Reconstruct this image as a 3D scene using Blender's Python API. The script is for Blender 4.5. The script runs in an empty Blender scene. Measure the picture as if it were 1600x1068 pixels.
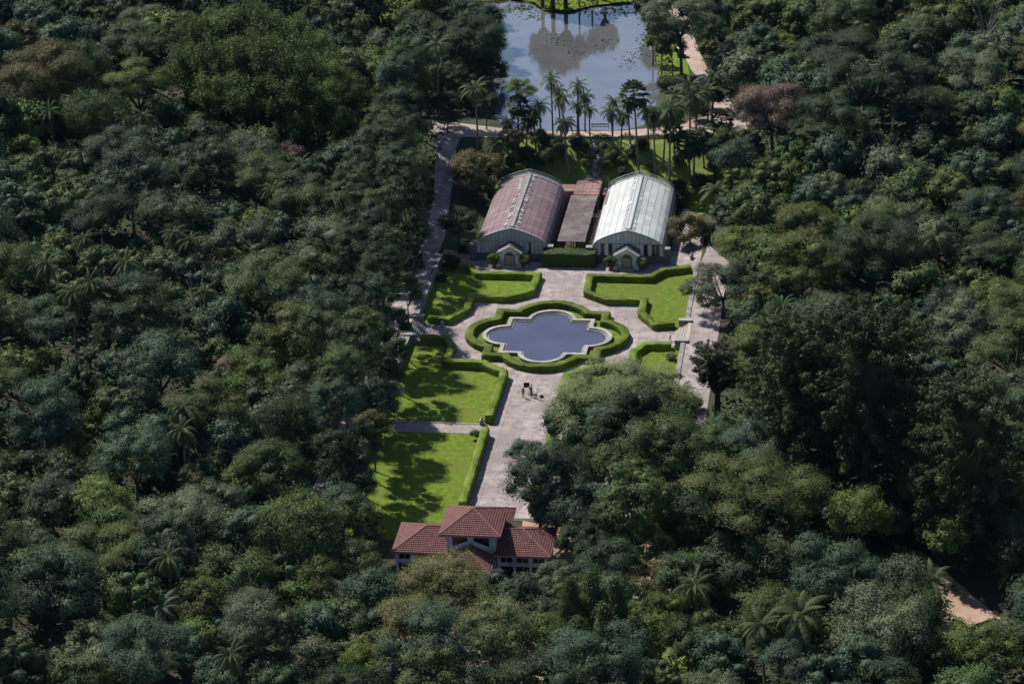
import bpy, bmesh, math, random
import numpy as np
from mathutils import Vector, Matrix

# ------------------------------------------------------------------ camera, sky, sun, exposure
scene = bpy.context.scene
COL = scene.collection
FPX, PW, PH = 4282.0, 1600.0, 1068.0
TH, YAW, ROLL = [math.radians(a) for a in (24.023, 8.131, -1.846)]
CAM = np.array([52.54, -408.93, 183.36])
_fh = np.array([-math.sin(YAW), math.cos(YAW), 0]); _r0 = np.array([math.cos(YAW), math.sin(YAW), 0]); _z = np.array([0, 0, 1.0])
FW = _fh*math.cos(TH) - _z*math.sin(TH); _u0 = _fh*math.sin(TH) + _z*math.cos(TH)
RT = _r0*math.cos(ROLL) + _u0*math.sin(ROLL); UP = -_r0*math.sin(ROLL) + _u0*math.cos(ROLL)
cd = bpy.data.cameras.new('camera'); cam = bpy.data.objects.new('camera', cd); COL.objects.link(cam)
cd.sensor_width = 36; cd.sensor_fit = 'HORIZONTAL'; cd.lens = FPX/PW*36; cd.clip_start = 1; cd.clip_end = 5000
cam.matrix_world = Matrix(((RT[0], UP[0], -FW[0], CAM[0]), (RT[1], UP[1], -FW[1], CAM[1]), (RT[2], UP[2], -FW[2], CAM[2]), (0, 0, 0, 1)))
scene.camera = cam

SUN_DIR = Vector((-0.71, 0.58, 1.0)).normalized()
world = bpy.data.worlds.new('World'); scene.world = world; world.use_nodes = True
nt = world.node_tree; bg = nt.nodes['Background']
sky = nt.nodes.new('ShaderNodeTexSky'); sky.sky_type = 'NISHITA'; sky.sun_disc = False
sky.sun_elevation = math.asin(SUN_DIR.z); sky.sun_rotation = math.atan2(SUN_DIR.x, SUN_DIR.y)
sky.altitude = 800; sky.air_density = 1.0; sky.dust_density = 1.0; sky.ozone_density = 1.5
nt.links.new(sky.outputs[0], bg.inputs[0]); bg.inputs[1].default_value = 0.062
sl = bpy.data.lights.new('sun', 'SUN'); sl.energy = 3.6; sl.angle = math.radians(0.53); sl.color = (1.0, 0.95, 0.87)
sun = bpy.data.objects.new('sun', sl); COL.objects.link(sun)
sun.rotation_euler = SUN_DIR.to_track_quat('Z', 'Y').to_euler(); sun.location = (0, 0, 300)
scene.view_settings.view_transform = 'Standard'; scene.view_settings.look = 'None'
scene.view_settings.exposure = 0.92; scene.view_settings.gamma = 1.0
scene.render.engine = 'CYCLES'
cy = scene.cycles
cy.max_bounces = 7; cy.diffuse_bounces = 4; cy.glossy_bounces = 2; cy.transmission_bounces = 4; cy.volume_bounces = 0
cy.use_denoising = True; cy.caustics_reflective = False; cy.caustics_refractive = False

rng = np.random.default_rng(7); random.seed(7)

# ------------------------------------------------------------------ pixel <-> place
def ray(u, v):
    r = RT*(u-PW/2) + UP*(PH/2-v) + FW*FPX
    return r/np.linalg.norm(r)
def at(u, v, z=0.0):
    r = ray(u, v); return CAM + r*((z-CAM[2])/r[2])
def pj(p):
    q = np.asarray(p, float)-CAM; k = FPX/(q@FW)
    return PW/2+(q@RT)*k, PH/2-(q@UP)*k, k
def sstep(a, b, x):
    t = min(1, max(0, (x-a)/(b-a))); return t*t*(3-2*t)
def gz(x, y):
    ax = abs(x)
    side = 0.0
    if ax >= 23.05:
        side = 1.3*sstep(-72, -56, y) + max(0, ax-32)*(0.10 if x < 0 else 0.045)
    b = sstep(61, 80, y)
    lake_side = 6.0 + max(0, (ax-34))*(0.10 if x < 0 else 0.06)
    return side*(1-b) + lake_side*b
def G(u, v, h=0.0):
    z = 1.0
    for i in range(40):
        p = at(u, v, z+h); z = 0.6*z + 0.4*gz(p[0], p[1])
    p = at(u, v, z+h); return np.array([p[0], p[1], z])
def pip(x, y, poly):
    c = False; n = len(poly); j = n-1
    for i in range(n):
        xi, yi = poly[i]; xj, yj = poly[j]
        if (yi > y) != (yj > y) and x < (xj-xi)*(y-yi)/(yj-yi)+xi: c = not c
        j = i
    return c

def pipv(X, Y, poly):
    c = np.zeros(len(X), bool); n = len(poly); j = n-1
    for i in range(n):
        xi, yi = poly[i]; xj, yj = poly[j]
        if yi != yj: c ^= ((yi > Y) != (yj > Y)) & (X < (xj-xi)*(Y-yi)/(yj-yi)+xi)
        j = i
    return c
def pjv(P):
    q = P-CAM; k = FPX/(q@FW); return PW/2+(q@RT)*k, PH/2-(q@UP)*k
# ------------------------------------------------------------------ object helpers
def tag(o, label=None, cat=None, group=None, kind=None):
    if label: o['label'] = label
    if cat: o['category'] = cat
    if group: o['group'] = group
    if kind: o['kind'] = kind
    return o
def empty(name, loc=(0, 0, 0), rz=0.0, label=None, cat=None, group=None):
    o = bpy.data.objects.new(name, None); COL.objects.link(o); o.location = loc; o.rotation_euler = (0, 0, rz)
    o.empty_display_size = 0.3
    return tag(o, label, cat, group)
def link(name, me, mat=None, parent=None, loc=None, rot=None, scale=None):
    o = bpy.data.objects.new(name, me); COL.objects.link(o)
    if mat is not None:
        if len(me.materials) == 0: me.materials.append(mat)
        if me.materials[0] is not mat:
            o.material_slots[0].link = 'OBJECT'; o.material_slots[0].material = mat
    if parent is not None: o.parent = parent
    if loc is not None: o.location = loc
    if rot is not None: o.rotation_euler = rot
    if scale is not None: o.scale = scale
    return o
def np_mesh(name, V, Fq, mats=(), smooth=False, attr=None, midx=None):
    """V (n,3), Fq (m,4) or (m,3)"""
    V = np.ascontiguousarray(V, np.float32); Fq = np.ascontiguousarray(Fq, np.int32); m, k = Fq.shape
    me = bpy.data.meshes.new(name)
    me.vertices.add(len(V)); me.vertices.foreach_set('co', V.ravel())
    me.loops.add(m*k); me.loops.foreach_set('vertex_index', Fq.ravel())
    me.polygons.add(m); me.polygons.foreach_set('loop_start', np.arange(0, m*k, k, dtype=np.int32))
    for mt in mats: me.materials.append(mt)
    if midx is not None: me.polygons.foreach_set('material_index', np.ascontiguousarray(midx, np.int32))
    if smooth: me.polygons.foreach_set('use_smooth', np.ones(m, bool))
    me.update(calc_edges=True)
    if attr is not None:
        a = me.attributes.new('v', 'FLOAT', 'FACE'); a.data.foreach_set('value', np.ascontiguousarray(attr, np.float32))
    return me
class MB:
    """collects simple solids into one mesh"""
    def __init__(s): s.v = []; s.f = []
    def poly(s, pts):
        b = len(s.v); s.v += [tuple(p) for p in pts]; s.f.append(tuple(range(b, b+len(pts))))
    def box(s, x0, x1, y0, y1, z0, z1):
        b = len(s.v)
        s.v += [(x0,y0,z0),(x1,y0,z0),(x1,y1,z0),(x0,y1,z0),(x0,y0,z1),(x1,y0,z1),(x1,y1,z1),(x0,y1,z1)]
        for f in ((0,3,2,1),(4,5,6,7),(0,1,5,4),(1,2,6,5),(2,3,7,6),(3,0,4,7)): s.f.append(tuple(b+i for i in f))
    def prism(s, pts, z0, z1):
        n = len(pts); b = len(s.v)
        s.v += [(p[0], p[1], z0) for p in pts] + [(p[0], p[1], z1) for p in pts]
        s.f.append(tuple(b+i for i in reversed(range(n)))); s.f.append(tuple(b+n+i for i in range(n)))
        for i in range(n): s.f.append((b+i, b+(i+1) % n, b+n+(i+1) % n, b+n+i))
    def yprism(s, pts, y0, y1):
        n = len(pts); b = len(s.v)
        s.v += [(p[0], y0, p[1]) for p in pts] + [(p[0], y1, p[1]) for p in pts]
        s.f.append(tuple(b+i for i in range(n))); s.f.append(tuple(b+n+i for i in reversed(range(n))))
        for i in range(n): s.f.append((b+i, b+n+i, b+n+(i+1) % n, b+(i+1) % n))
    def tube(s, pts, radii, n=6):
        pts = [np.array(p, float) for p in pts]; b = len(s.v)
        for i, p in enumerate(pts):
            d = pts[min(i+1, len(pts)-1)] - pts[max(i-1, 0)]; d = d/(np.linalg.norm(d)+1e-9)
            a = np.cross(d, (0.3, 0.2, 1) if abs(d[2]) < .9 else (1, 0.1, 0)); a /= np.linalg.norm(a); c = np.cross(d, a)
            r = radii[i] if hasattr(radii, '__len__') else radii
            for k in range(n):
                t = 2*math.pi*k/n; s.v.append(tuple(p + a*math.cos(t)*r + c*math.sin(t)*r))
        for i in range(len(pts)-1):
            for k in range(n):
                s.f.append((b+i*n+k, b+i*n+(k+1) % n, b+(i+1)*n+(k+1) % n, b+(i+1)*n+k))
        s.f.append(tuple(b+k for k in reversed(range(n)))); s.f.append(tuple(b+(len(pts)-1)*n+k for k in range(n)))
    def bar(s, a, b, w=0.05): s.tube([a, b], w, 4)
    def mesh(s, name, mat=None, smooth=False):
        me = bpy.data.meshes.new(name); me.from_pydata(s.v, [], s.f)
        bm = bmesh.new(); bm.from_mesh(me); bmesh.ops.recalc_face_normals(bm, faces=bm.faces); bm.to_mesh(me); bm.free()
        if mat: me.materials.append(mat)
        if smooth: me.polygons.foreach_set('use_smooth', np.ones(len(me.polygons), bool))
        return me
    def build(s, name, mat, parent=None, smooth=False, loc=None): return link(name, s.mesh(name, mat, smooth), mat, parent, loc)

# ------------------------------------------------------------------ materials
def nmat(name):
    m = bpy.data.materials.new(name); m.use_nodes = True
    return m, m.node_tree, m.node_tree.nodes['Principled BSDF']
def surf(name, c1, c2, scale=1.0, rough=0.85, bump=0.15, detail=6, c3=None, s3=0.1, bscale=None, spec=0.3, thr=(0.35, 0.65)):
    """two-tone noise surface, optional large scale stains of a third colour, fine relief"""
    m, t, b = nmat(name); N, L = t.nodes, t.links
    tc = N.new('ShaderNodeTexCoord'); n = N.new('ShaderNodeTexNoise'); n.inputs['Scale'].default_value = scale; n.inputs['Detail'].default_value = detail
    gp = N.new('ShaderNodeNewGeometry')
    n.inputs['Roughness'].default_value = 0.65
    L.new(gp.outputs['Position'], n.inputs['Vector'])
    r = N.new('ShaderNodeValToRGB'); r.color_ramp.elements[0].position = thr[0]; r.color_ramp.elements[1].position = thr[1]
    r.color_ramp.elements[0].color = (*c1, 1); r.color_ramp.elements[1].color = (*c2, 1); L.new(n.outputs[0], r.inputs[0])
    out = r.outputs[0]
    if c3:
        n3 = N.new('ShaderNodeTexNoise'); n3.inputs['Scale'].default_value = s3; n3.inputs['Detail'].default_value = 5; L.new(gp.outputs['Position'], n3.inputs['Vector'])
        r3 = N.new('ShaderNodeValToRGB'); r3.color_ramp.elements[0].position = 0.45; r3.color_ramp.elements[1].position = 0.68; L.new(n3.outputs[0], r3.inputs[0])
        mx = N.new('ShaderNodeMix'); mx.data_type = 'RGBA'; L.new(r3.outputs[0], mx.inputs[0]); L.new(out, mx.inputs[6]); mx.inputs[7].default_value = (*c3, 1); out = mx.outputs[2]
    oi = N.new('ShaderNodeObjectInfo'); mr = N.new('ShaderNodeMapRange'); mr.inputs[3].default_value = 0.93; mr.inputs[4].default_value = 1.06
    L.new(oi.outputs['Random'], mr.inputs[0])
    hv = N.new('ShaderNodeHueSaturation'); L.new(mr.outputs[0], hv.inputs['Value']); L.new(out, hv.inputs['Color'])
    L.new(hv.outputs[0], b.inputs['Base Color']); b.inputs['Roughness'].default_value = rough; b.inputs['Specular IOR Level'].default_value = spec
    if bump:
        nb = N.new('ShaderNodeTexNoise'); nb.inputs['Scale'].default_value = bscale or scale*6; nb.inputs['Detail'].default_value = 4; L.new(gp.outputs['Position'], nb.inputs['Vector'])
        bp = N.new('ShaderNodeBump'); bp.inputs['Strength'].default_value = bump; bp.inputs['Distance'].default_value = 0.1; L.new(nb.outputs[0], bp.inputs['Height']); L.new(bp.outputs[0], b.inputs['Normal'])
    return m
def plain(name, c, rough=0.6, metal=0.0, spec=0.4):
    m, t, b = nmat(name); b.inputs['Base Color'].default_value = (*c, 1); b.inputs['Roughness'].default_value = rough; b.inputs['Metallic'].default_value = metal; b.inputs['Specular IOR Level'].default_value = spec
    return m
def leafmat(name, c, hue=0.02, trans=0.3, spec=0.2, rough=0.6, c2=None):
    m, t, b = nmat(name); N, L = t.nodes, t.links
    at_ = N.new('ShaderNodeAttribute'); at_.attribute_name = 'v'
    r = N.new('ShaderNodeValToRGB'); e = r.color_ramp.elements
    d = tuple(x*0.62 for x in c); w = c2 or tuple(min(1, x*k) for x, k in zip(c, (1.55, 1.4, 1.35)))
    e[0].position = 0; e[0].color = (*d, 1); e[1].position = 1; e[1].color = (*w, 1); L.new(at_.outputs['Fac'], r.inputs[0])
    oi = N.new('ShaderNodeObjectInfo')
    mh = N.new('ShaderNodeMapRange'); mh.inputs[3].default_value = 0.5-hue; mh.inputs[4].default_value = 0.5+hue; L.new(oi.outputs['Random'], mh.inputs[0])
    mul = N.new('ShaderNodeMath'); mul.operation = 'MULTIPLY'; mul.inputs[1].default_value = 7.31; L.new(oi.outputs['Random'], mul.inputs[0])
    fr = N.new('ShaderNodeMath'); fr.operation = 'FRACT'; L.new(mul.outputs[0], fr.inputs[0])
    mv = N.new('ShaderNodeMapRange'); mv.inputs[3].default_value = 0.75; mv.inputs[4].default_value = 1.2; L.new(fr.outputs[0], mv.inputs[0])
    hs = N.new('ShaderNodeHueSaturation'); L.new(mh.outputs[0], hs.inputs['Hue']); L.new(mv.outputs[0], hs.inputs['Value']); L.new(r.outputs[0], hs.inputs['Color'])
    L.new(hs.outputs[0], b.inputs['Base Color']); b.inputs['Roughness'].default_value = rough; b.inputs['Specular IOR Level'].default_value = spec
    tr = N.new('ShaderNodeBsdfTranslucent'); L.new(hs.outputs[0], tr.inputs['Color'])
    ms = N.new('ShaderNodeMixShader'); ms.inputs[0].default_value = trans; L.new(b.outputs[0], ms.inputs[1]); L.new(tr.outputs[0], ms.inputs[2])
    L.new(ms.outputs[0], N['Material Output'].inputs['Surface'])
    return m
def watermat(name, base, rough, ior, wave, wscale):
    m, t, b = nmat(name); N, L = t.nodes, t.links
    b.inputs['Roughness'].default_value = rough; b.inputs['IOR'].default_value = ior
    tc = N.new('ShaderNodeTexCoord')
    n0 = N.new('ShaderNodeTexNoise'); n0.inputs['Scale'].default_value = 0.12; n0.inputs['Detail'].default_value = 5; L.new(tc.outputs['Object'], n0.inputs['Vector'])
    r = N.new('ShaderNodeValToRGB'); r.color_ramp.elements[0].position = 0.35; r.color_ramp.elements[1].position = 0.7
    r.color_ramp.elements[0].color = (*[x*0.85 for x in base], 1); r.color_ramp.elements[1].color = (*[x*1.15 for x in base], 1); L.new(n0.outputs[0], r.inputs[0]); L.new(r.outputs[0], b.inputs['Base Color'])
    n = N.new('ShaderNodeTexNoise'); n.inputs['Scale'].default_value = wscale; n.inputs['Detail'].default_value = 3; L.new(tc.outputs['Object'], n.inputs['Vector'])
    bp = N.new('ShaderNodeBump'); bp.inputs['Strength'].default_value = wave; bp.inputs['Distance'].default_value = 0.05; L.new(n.outputs[0], bp.inputs['Height']); L.new(bp.outputs[0], b.inputs['Normal'])
    return m
M = {}
M['soil'] = surf('forest_soil', (0.022, 0.028, 0.014), (0.055, 0.045, 0.028), 0.3, 0.95, 0.4, c3=(0.03, 0.05, 0.015), s3=0.08)
M['lawn'] = surf('mown_grass', (0.050, 0.108, 0.008), (0.150, 0.200, 0.018), 1.1, 0.9, 0.6, detail=13, c3=(0.112, 0.138, 0.022), s3=0.22, bscale=14, spec=0.15)
M['rough_grass'] = surf('rough_grass', (0.09, 0.14, 0.025), (0.19, 0.21, 0.05), 0.5, 0.9, 0.5, detail=9, c3=(0.10, 0.16, 0.03), s3=0.15, bscale=10, spec=0.15)
M['paving'] = surf('worn_concrete', (0.185, 0.155, 0.15), (0.40, 0.345, 0.335), 0.6, 0.9, 0.12, detail=13, c3=(0.22, 0.18, 0.168), s3=0.15, bscale=8, spec=0.2)
M['joint'] = surf('joint_dirt', (0.07, 0.062, 0.045), (0.14, 0.12, 0.09), 2.0, 0.95, 0.1)
M['earth'] = surf('red_earth', (0.26, 0.155, 0.105), (0.40, 0.27, 0.20), 0.4, 0.95, 0.2, detail=8, c3=(0.3, 0.24, 0.2), s3=0.1)
M['road'] = surf('dirt_road', (0.27, 0.205, 0.175), (0.42, 0.35, 0.31), 0.35, 0.95, 0.2, detail=8, c3=(0.3, 0.22, 0.18), s3=0.1)
M['stone'] = surf('weathered_stone', (0.15, 0.14, 0.13), (0.32, 0.30, 0.285), 1.2, 0.85, 0.3, detail=8, c3=(0.12, 0.12, 0.105), s3=0.5)
M['kerbstone'] = surf('pale_kerb_stone', (0.26, 0.245, 0.24), (0.40, 0.38, 0.37), 1.5, 0.8, 0.2, c3=(0.22, 0.215, 0.21), s3=0.3)
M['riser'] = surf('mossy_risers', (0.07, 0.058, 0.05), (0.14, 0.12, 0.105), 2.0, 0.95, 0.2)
M['step'] = surf('worn_steps', (0.30, 0.26, 0.23), (0.44, 0.39, 0.35), 1.2, 0.9, 0.2)
M['darkstone'] = surf('dark_masonry', (0.075, 0.075, 0.075), (0.19, 0.18, 0.165), 1.6, 0.9, 0.4, detail=8)
M['hedge'] = leafmat('hedge_leaf', (0.135, 0.208, 0.018), 0.008, 0.25, 0.15, 0.6, c2=(0.22, 0.29, 0.045))
M['hedge_dark'] = leafmat('tall_hedge_leaf', (0.05, 0.085, 0.018), 0.008, 0.2, 0.2, 0.6)
M['bark'] = surf('bark', (0.05, 0.042, 0.035), (0.13, 0.11, 0.095), 2.5, 0.95, 0.5)
M['bark_pale'] = surf('pale_bark', (0.15, 0.135, 0.12), (0.30, 0.28, 0.255), 2.5, 0.95, 0.4)
M['bark_palm'] = surf('palm_bark', (0.10, 0.09, 0.08), (0.22, 0.20, 0.18), 2.5, 0.95, 0.4)
LEAF = {
 'mid': ((0.062, 0.104, 0.036), 'mid green'), 'dark': ((0.033, 0.062, 0.028), 'dark green'), 'blue': ((0.050, 0.092, 0.054), 'bluish green'),
 'olive': ((0.088, 0.108, 0.034), 'olive'), 'yellow': ((0.115, 0.158, 0.026), 'yellow-green'), 'lime': ((0.076, 0.132, 0.038), 'bright green'),
 'pink': ((0.165, 0.125, 0.102), 'pinkish brown'), 'brown': ((0.080, 0.080, 0.032), 'brownish'), 'silver': ((0.27, 0.32, 0.25), 'silvery'),
 'grey': ((0.100, 0.132, 0.074), 'grey-green'), 'fresh': ((0.090, 0.138, 0.034), 'fresh green'), 'palm': ((0.060, 0.092, 0.036), 'green'), 'conifer': ((0.048, 0.072, 0.031), 'dark olive'),
 'golden': ((0.118, 0.122, 0.046), 'yellowish'), 'pale': ((0.19, 0.23, 0.105), 'pale grey-green'), 'straw': ((0.145, 0.158, 0.068), 'pale olive')}
for k, (c, d) in LEAF.items():
    M['leaf_'+k] = leafmat('leaf_'+k, c, 0.012 if k not in ('pink', 'silver') else 0.005, 0.30 if k not in ('pale', 'straw') else 0.4, 0.18)

# ------------------------------------------------------------------ the setting: ground, lawns, paths, water
def sheet(name, poly, mat, dz, step=3.0, kind='structure', flat=False, parent=None, skirt=0.0):
    """polygon in plan laid on the terrain"""
    bm = bmesh.new(); vs = [bm.verts.new((p[0], p[1], 0)) for p in poly]; bm.faces.new(vs)
    bmesh.ops.triangulate(bm, faces=bm.faces)
    if not flat:
        xs = [p[0] for p in poly]; ys = [p[1] for p in poly]
        for axis, lo, hi in ((0, min(xs), max(xs)), (1, min(ys), max(ys))):
            c = math.ceil(lo/step)*step
            while c < hi:
                co = [0, 0, 0]; no = [0, 0, 0]; co[axis] = c+0.013; no[axis] = 1
                bmesh.ops.bisect_plane(bm, geom=list(bm.verts)+list(bm.edges)+list(bm.faces), plane_co=co, plane_no=no); c += step
    for v in bm.verts: v.co.z = (0 if flat else gz(v.co.x, v.co.y)) + dz
    bmesh.ops.recalc_face_normals(bm, faces=bm.faces)
    if sum(f.normal.z for f in bm.faces) < 0: bmesh.ops.reverse_faces(bm, faces=bm.faces)
    me = bpy.data.meshes.new(name); bm.to_mesh(me); bm.free()
    o = link(name, me, mat, parent)
    if kind and parent is None: o['kind'] = kind
    return o

LAKE_PX = [(752, 8), (800, 3), (835, 8), (850, 19), (890, 21), (925, 12), (985, 8), (1004, 30), (1010, 60), (1022, 95), (1030, 130), (1024, 165), (1014, 196), (960, 201), (905, 204), (850, 205), (805, 204), (785, 206), (776, 180), (772, 130), (775, 80), (762, 40)]
LAKE = [tuple(at(u, v, 5.7)[:2]) for u, v in LAKE_PX]
def in_lake(x, y): return pip(x, y, LAKE)
# terrain
xs = sorted(set(list(np.arange(-420, -160, 20)) + list(np.arange(-160, 120, 2.5)) + list(np.arange(120, 400, 20)) + [-23.06, -22.95, 22.95, 23.06]))
ys = list(np.arange(-420, -120, 20)) + list(np.arange(-120, 200, 2.5)) + list(np.arange(200, 900, 25))
Vt = []; 
for y in ys:
    for x in xs:
        z = gz(x, y) - 0.06
        ax = abs(x)
        if ax > 40 and not (-70 < y < 70 and ax < 30): z += 0.4*math.sin(x*0.31+y*0.17)*sstep(40, 60, ax)
        if in_lake(x, y): z -= 2.5
        Vt.append((x, y, z))
nx = len(xs)
Fq = [(j*nx+i, j*nx+i+1, (j+1)*nx+i+1, (j+1)*nx+i) for j in range(len(ys)-1) for i in range(nx-1)]
o = link('ground', np_mesh('ground', np.array(Vt), np.array(Fq), [M['soil']], True), M['soil']); o['kind'] = 'structure'

WATER_LAKE = watermat('lake_water', (0.115, 0.115, 0.122), 0.03, 3.8, 0.16, 1.4)
WATER_POOL = watermat('pool_water', (0.060, 0.068, 0.11), 0.05, 1.45, 0.12, 2.5)
cx = sum(p[0] for p in LAKE)/len(LAKE); cyy = sum(p[1] for p in LAKE)/len(LAKE)
LK = [(cx+(p[0]-cx)*1.03, cyy+(p[1]-cyy)*1.02) for p in LAKE]
sheet('lake', LK, WATER_LAKE, 5.66, flat=True)

# garden plan (symmetric about x = 0)
def mir(pts): return [(-x, y) for x, y in reversed(pts)]
TOPQ = [(3.9, 25.6), (14.6, 25.6), (16.4, 28.6), (22.2, 30.6), (22.2, 5.0), (17.0, 4.3), (14.1, 9.3), (14.1, 14.4), (8.1, 14.2), (4.1, 17.5)]
BOTQ = [(4.4, -15.6), (8.5, -12.0), (14.3, -11.6), (14.2, -6.0), (16.1, -2.6), (22.2, -2.3), (22.2, -32.9), (4.6, -32.9)]
LOWQ = [(4.5, -36.4), (22.2, -36.4), (22.2, -70.0), (9.0, -72.0), (4.5, -62.0)]
LAWNS = [TOPQ, mir(TOPQ), BOTQ, mir(BOTQ), mir(LOWQ)]
sheet('garden_path', [(-23, -64), (23, -64), (23, 33.2), (-23, 33.2)], M['joint'], 0.0, flat=True)
for q in LAWNS: sheet('lawn', q, M['lawn'], 0.075, step=4, flat=False)
def lobed(s, c, r, n=14):
    """square of half-side s with four round lobes of radius r centred at distance c"""
    if r*r > (s-c)**2: yi = math.sqrt(r*r-(s-c)**2)
    out = []
    for k in range(4):
        a0 = k*math.pi/2; ca, sa = math.cos(a0), math.sin(a0)
        t1 = math.atan2(yi, s-c)
        for i in range(n+1):
            t = -t1 + 2*t1*i/n; x, y = c+r*math.cos(t), r*math.sin(t)
            out.append((x*ca-y*sa, x*sa+y*ca))
        x, y = s, s; out.append((x*ca-y*sa, x*sa+y*ca))
    return out
# paving slabs on the garden path: each its own piece
path_obj = [o for o in COL.objects if o.name == 'garden_path'][0]
mb = MB(); mb.box(-1.488, 1.488, -1.488, 1.488, 0.004, 0.04); SLAB = mb.mesh('paving_slab', M['paving'])
RING_OUT = lobed(9.5, 6.7, 6.8)
def poly_inset_hit(x, y, h):
    for q in LAWNS:
        if all(pip(x+dx, y+dy, q) for dx in (-h, h) for dy in (-h, h)): return True
    return all(pip(x+dx, y+dy, RING_OUT) for dx in (-h, h) for dy in (-h, h))
SLABS = 0
for j in range(-21, 11):
    for i in range(-8, 8):
        x, y = (i+0.5)*3.0, j*3.0+1.2
        if abs(x) > 21.5 or y < -62 or y > 32 or poly_inset_hit(x, y, 1.45): continue
        link('paving_slab', SLAB, M['paving'], path_obj, (x, y, random.uniform(-0.003, 0.003))); SLABS += 1

# terraces and promenades beside the garden
def strip(name, pts, w, mat, dz=0.02, **k):
    L_, R_ = [], []
    for i, p in enumerate(pts):
        a = np.array(pts[max(i-1, 0)]); b = np.array(pts[min(i+1, len(pts)-1)]); d = (b-a)/np.linalg.norm(b-a); n = np.array((-d[1], d[0]))
        ww = w[i] if hasattr(w, '__len__') else w
        L_.append(tuple(np.array(p)+n*ww/2)); R_.append(tuple(np.array(p)-n*ww/2))
    return sheet(name, L_ + R_[::-1], mat, dz, **k)
strip('promenade', [(25.6, -60), (25.6, -20), (25.6, 0), (25.6, 20), (25.6, 31), (22.5, 38), (20.8, 50)], [5.02, 5.02, 5.02, 5.02, 5.0, 4, 3], M['paving'], 0.03)
strip('promenade', [(-25.4, -60), (-25.4, -2), (-25.2, 20), (-24.8, 40), (-26.9, 62), (-28.2, 76), (-28, 86)], [4.62, 4.62, 4.2, 3.3, 3.2, 4, 6], M['paving'], 0.03)
sheet('forecourt', [(-22.9, 26), (-14, 32), (-14, 33.4), (-22.9, 38)], M['earth'], 0.02, flat=True)
sheet('forecourt', [(22.9, 31), (15, 33), (17.4, 40), (18, 60), (20.5, 60), (22.9, 44)], M['paving'], 0.024, flat=True)
# lake dam road and aprons
strip('dirt_road', [(-36, 86), (-28, 83.5), (-18, 82.2), (-8, 81.9), (4, 82.8), (14, 85.2), (21, 88.5), (27, 93)], [8, 8, 5, 3.4, 3.4, 4.2, 9, 8], M['road'], 0.05)
rp = [G(u, v)[:2] for u, v in [(1145, 205), (1128, 165), (1108, 128), (1092, 108), (1083, 88), (1076, 68), (1069, 48), (1064, 30), (1050, 5)]]
strip('dirt_road', [tuple(p) for p in rp], [6, 4, 3.2, 3.4, 3.4, 3.2, 3.2, 3.2, 3.2], M['road'], 0.08)
sheet('dirt_road', [tuple(G(u, v)[:2]) for u, v in [(1395, 850), (1440, 862), (1520, 885), (1640, 935), (1640, 985), (1585, 968), (1552, 966), (1525, 974), (1505, 985), (1470, 990), (1448, 960), (1430, 930)]], M['earth'], 0.05)
sheet('verge_grass', [tuple(G(u, v)[:2]) for u, v in [(1510, 852), (1570, 880), (1620, 905), (1640, 930), (1520, 886), (1490, 868)]], M['lawn'], 0.09)
sheet('lake_lawn', [tuple(G(u, v)[:2]) for u, v in [(1020, 60), (1050, 55), (1066, 70), (1074, 95), (1078, 122), (1040, 135), (1030, 118)]], M['lawn'], 0.06)
sheet('lake_lawn', [tuple(G(u, v)[:2]) for u, v in [(720, -4), (748, 3), (800, -2), (835, 4), (850, 16), (890, 18), (925, 9), (985, 3), (1015, -10), (1000, -70), (740, -70)]], M['lawn'], 0.06)
sheet('palm_lawn', [(-18, 62.5), (-16, 79.0), (-4, 79.8), (6, 80.5), (15, 82.4), (23, 84.5), (27, 80), (26, 62), (21, 56), (17.5, 61.5), (6, 61), (6, 64), (-5, 66), (-14, 62.3)], M['rough_grass'], 0.05, step=2)
sheet('lawn_patch', [tuple(G(u, v)[:2]) for u, v in [(1080, 330), (1115, 315), (1118, 300), (1090, 295), (1070, 318)]], M['lawn'], 0.09)
sheet('earth_patch', [(9, -88), (30, -84), (26, -71), (12, -66), (4, -64), (4.4, -72), (10, -74)], M['earth'], 0.03)
sheet('earth_patch', [(-13, -92), (9, -97), (26, -92), (26, -106), (4, -108), (-12, -104)], M['earth'], 0.03)
sheet('lawn_patch', [(-12, -106), (-6, -104), (6, -107), (4, -118), (-14, -118)], M['rough_grass'], 0.06)
sheet('lawn_patch', [(22, -92), (34, -90), (34, -108), (22, -108)], M['rough_grass'], 0.06)
sheet('lawn_patch', [(12, -80), (18, -78), (19, -84), (13, -86)], M['lawn'], 0.07)

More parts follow.
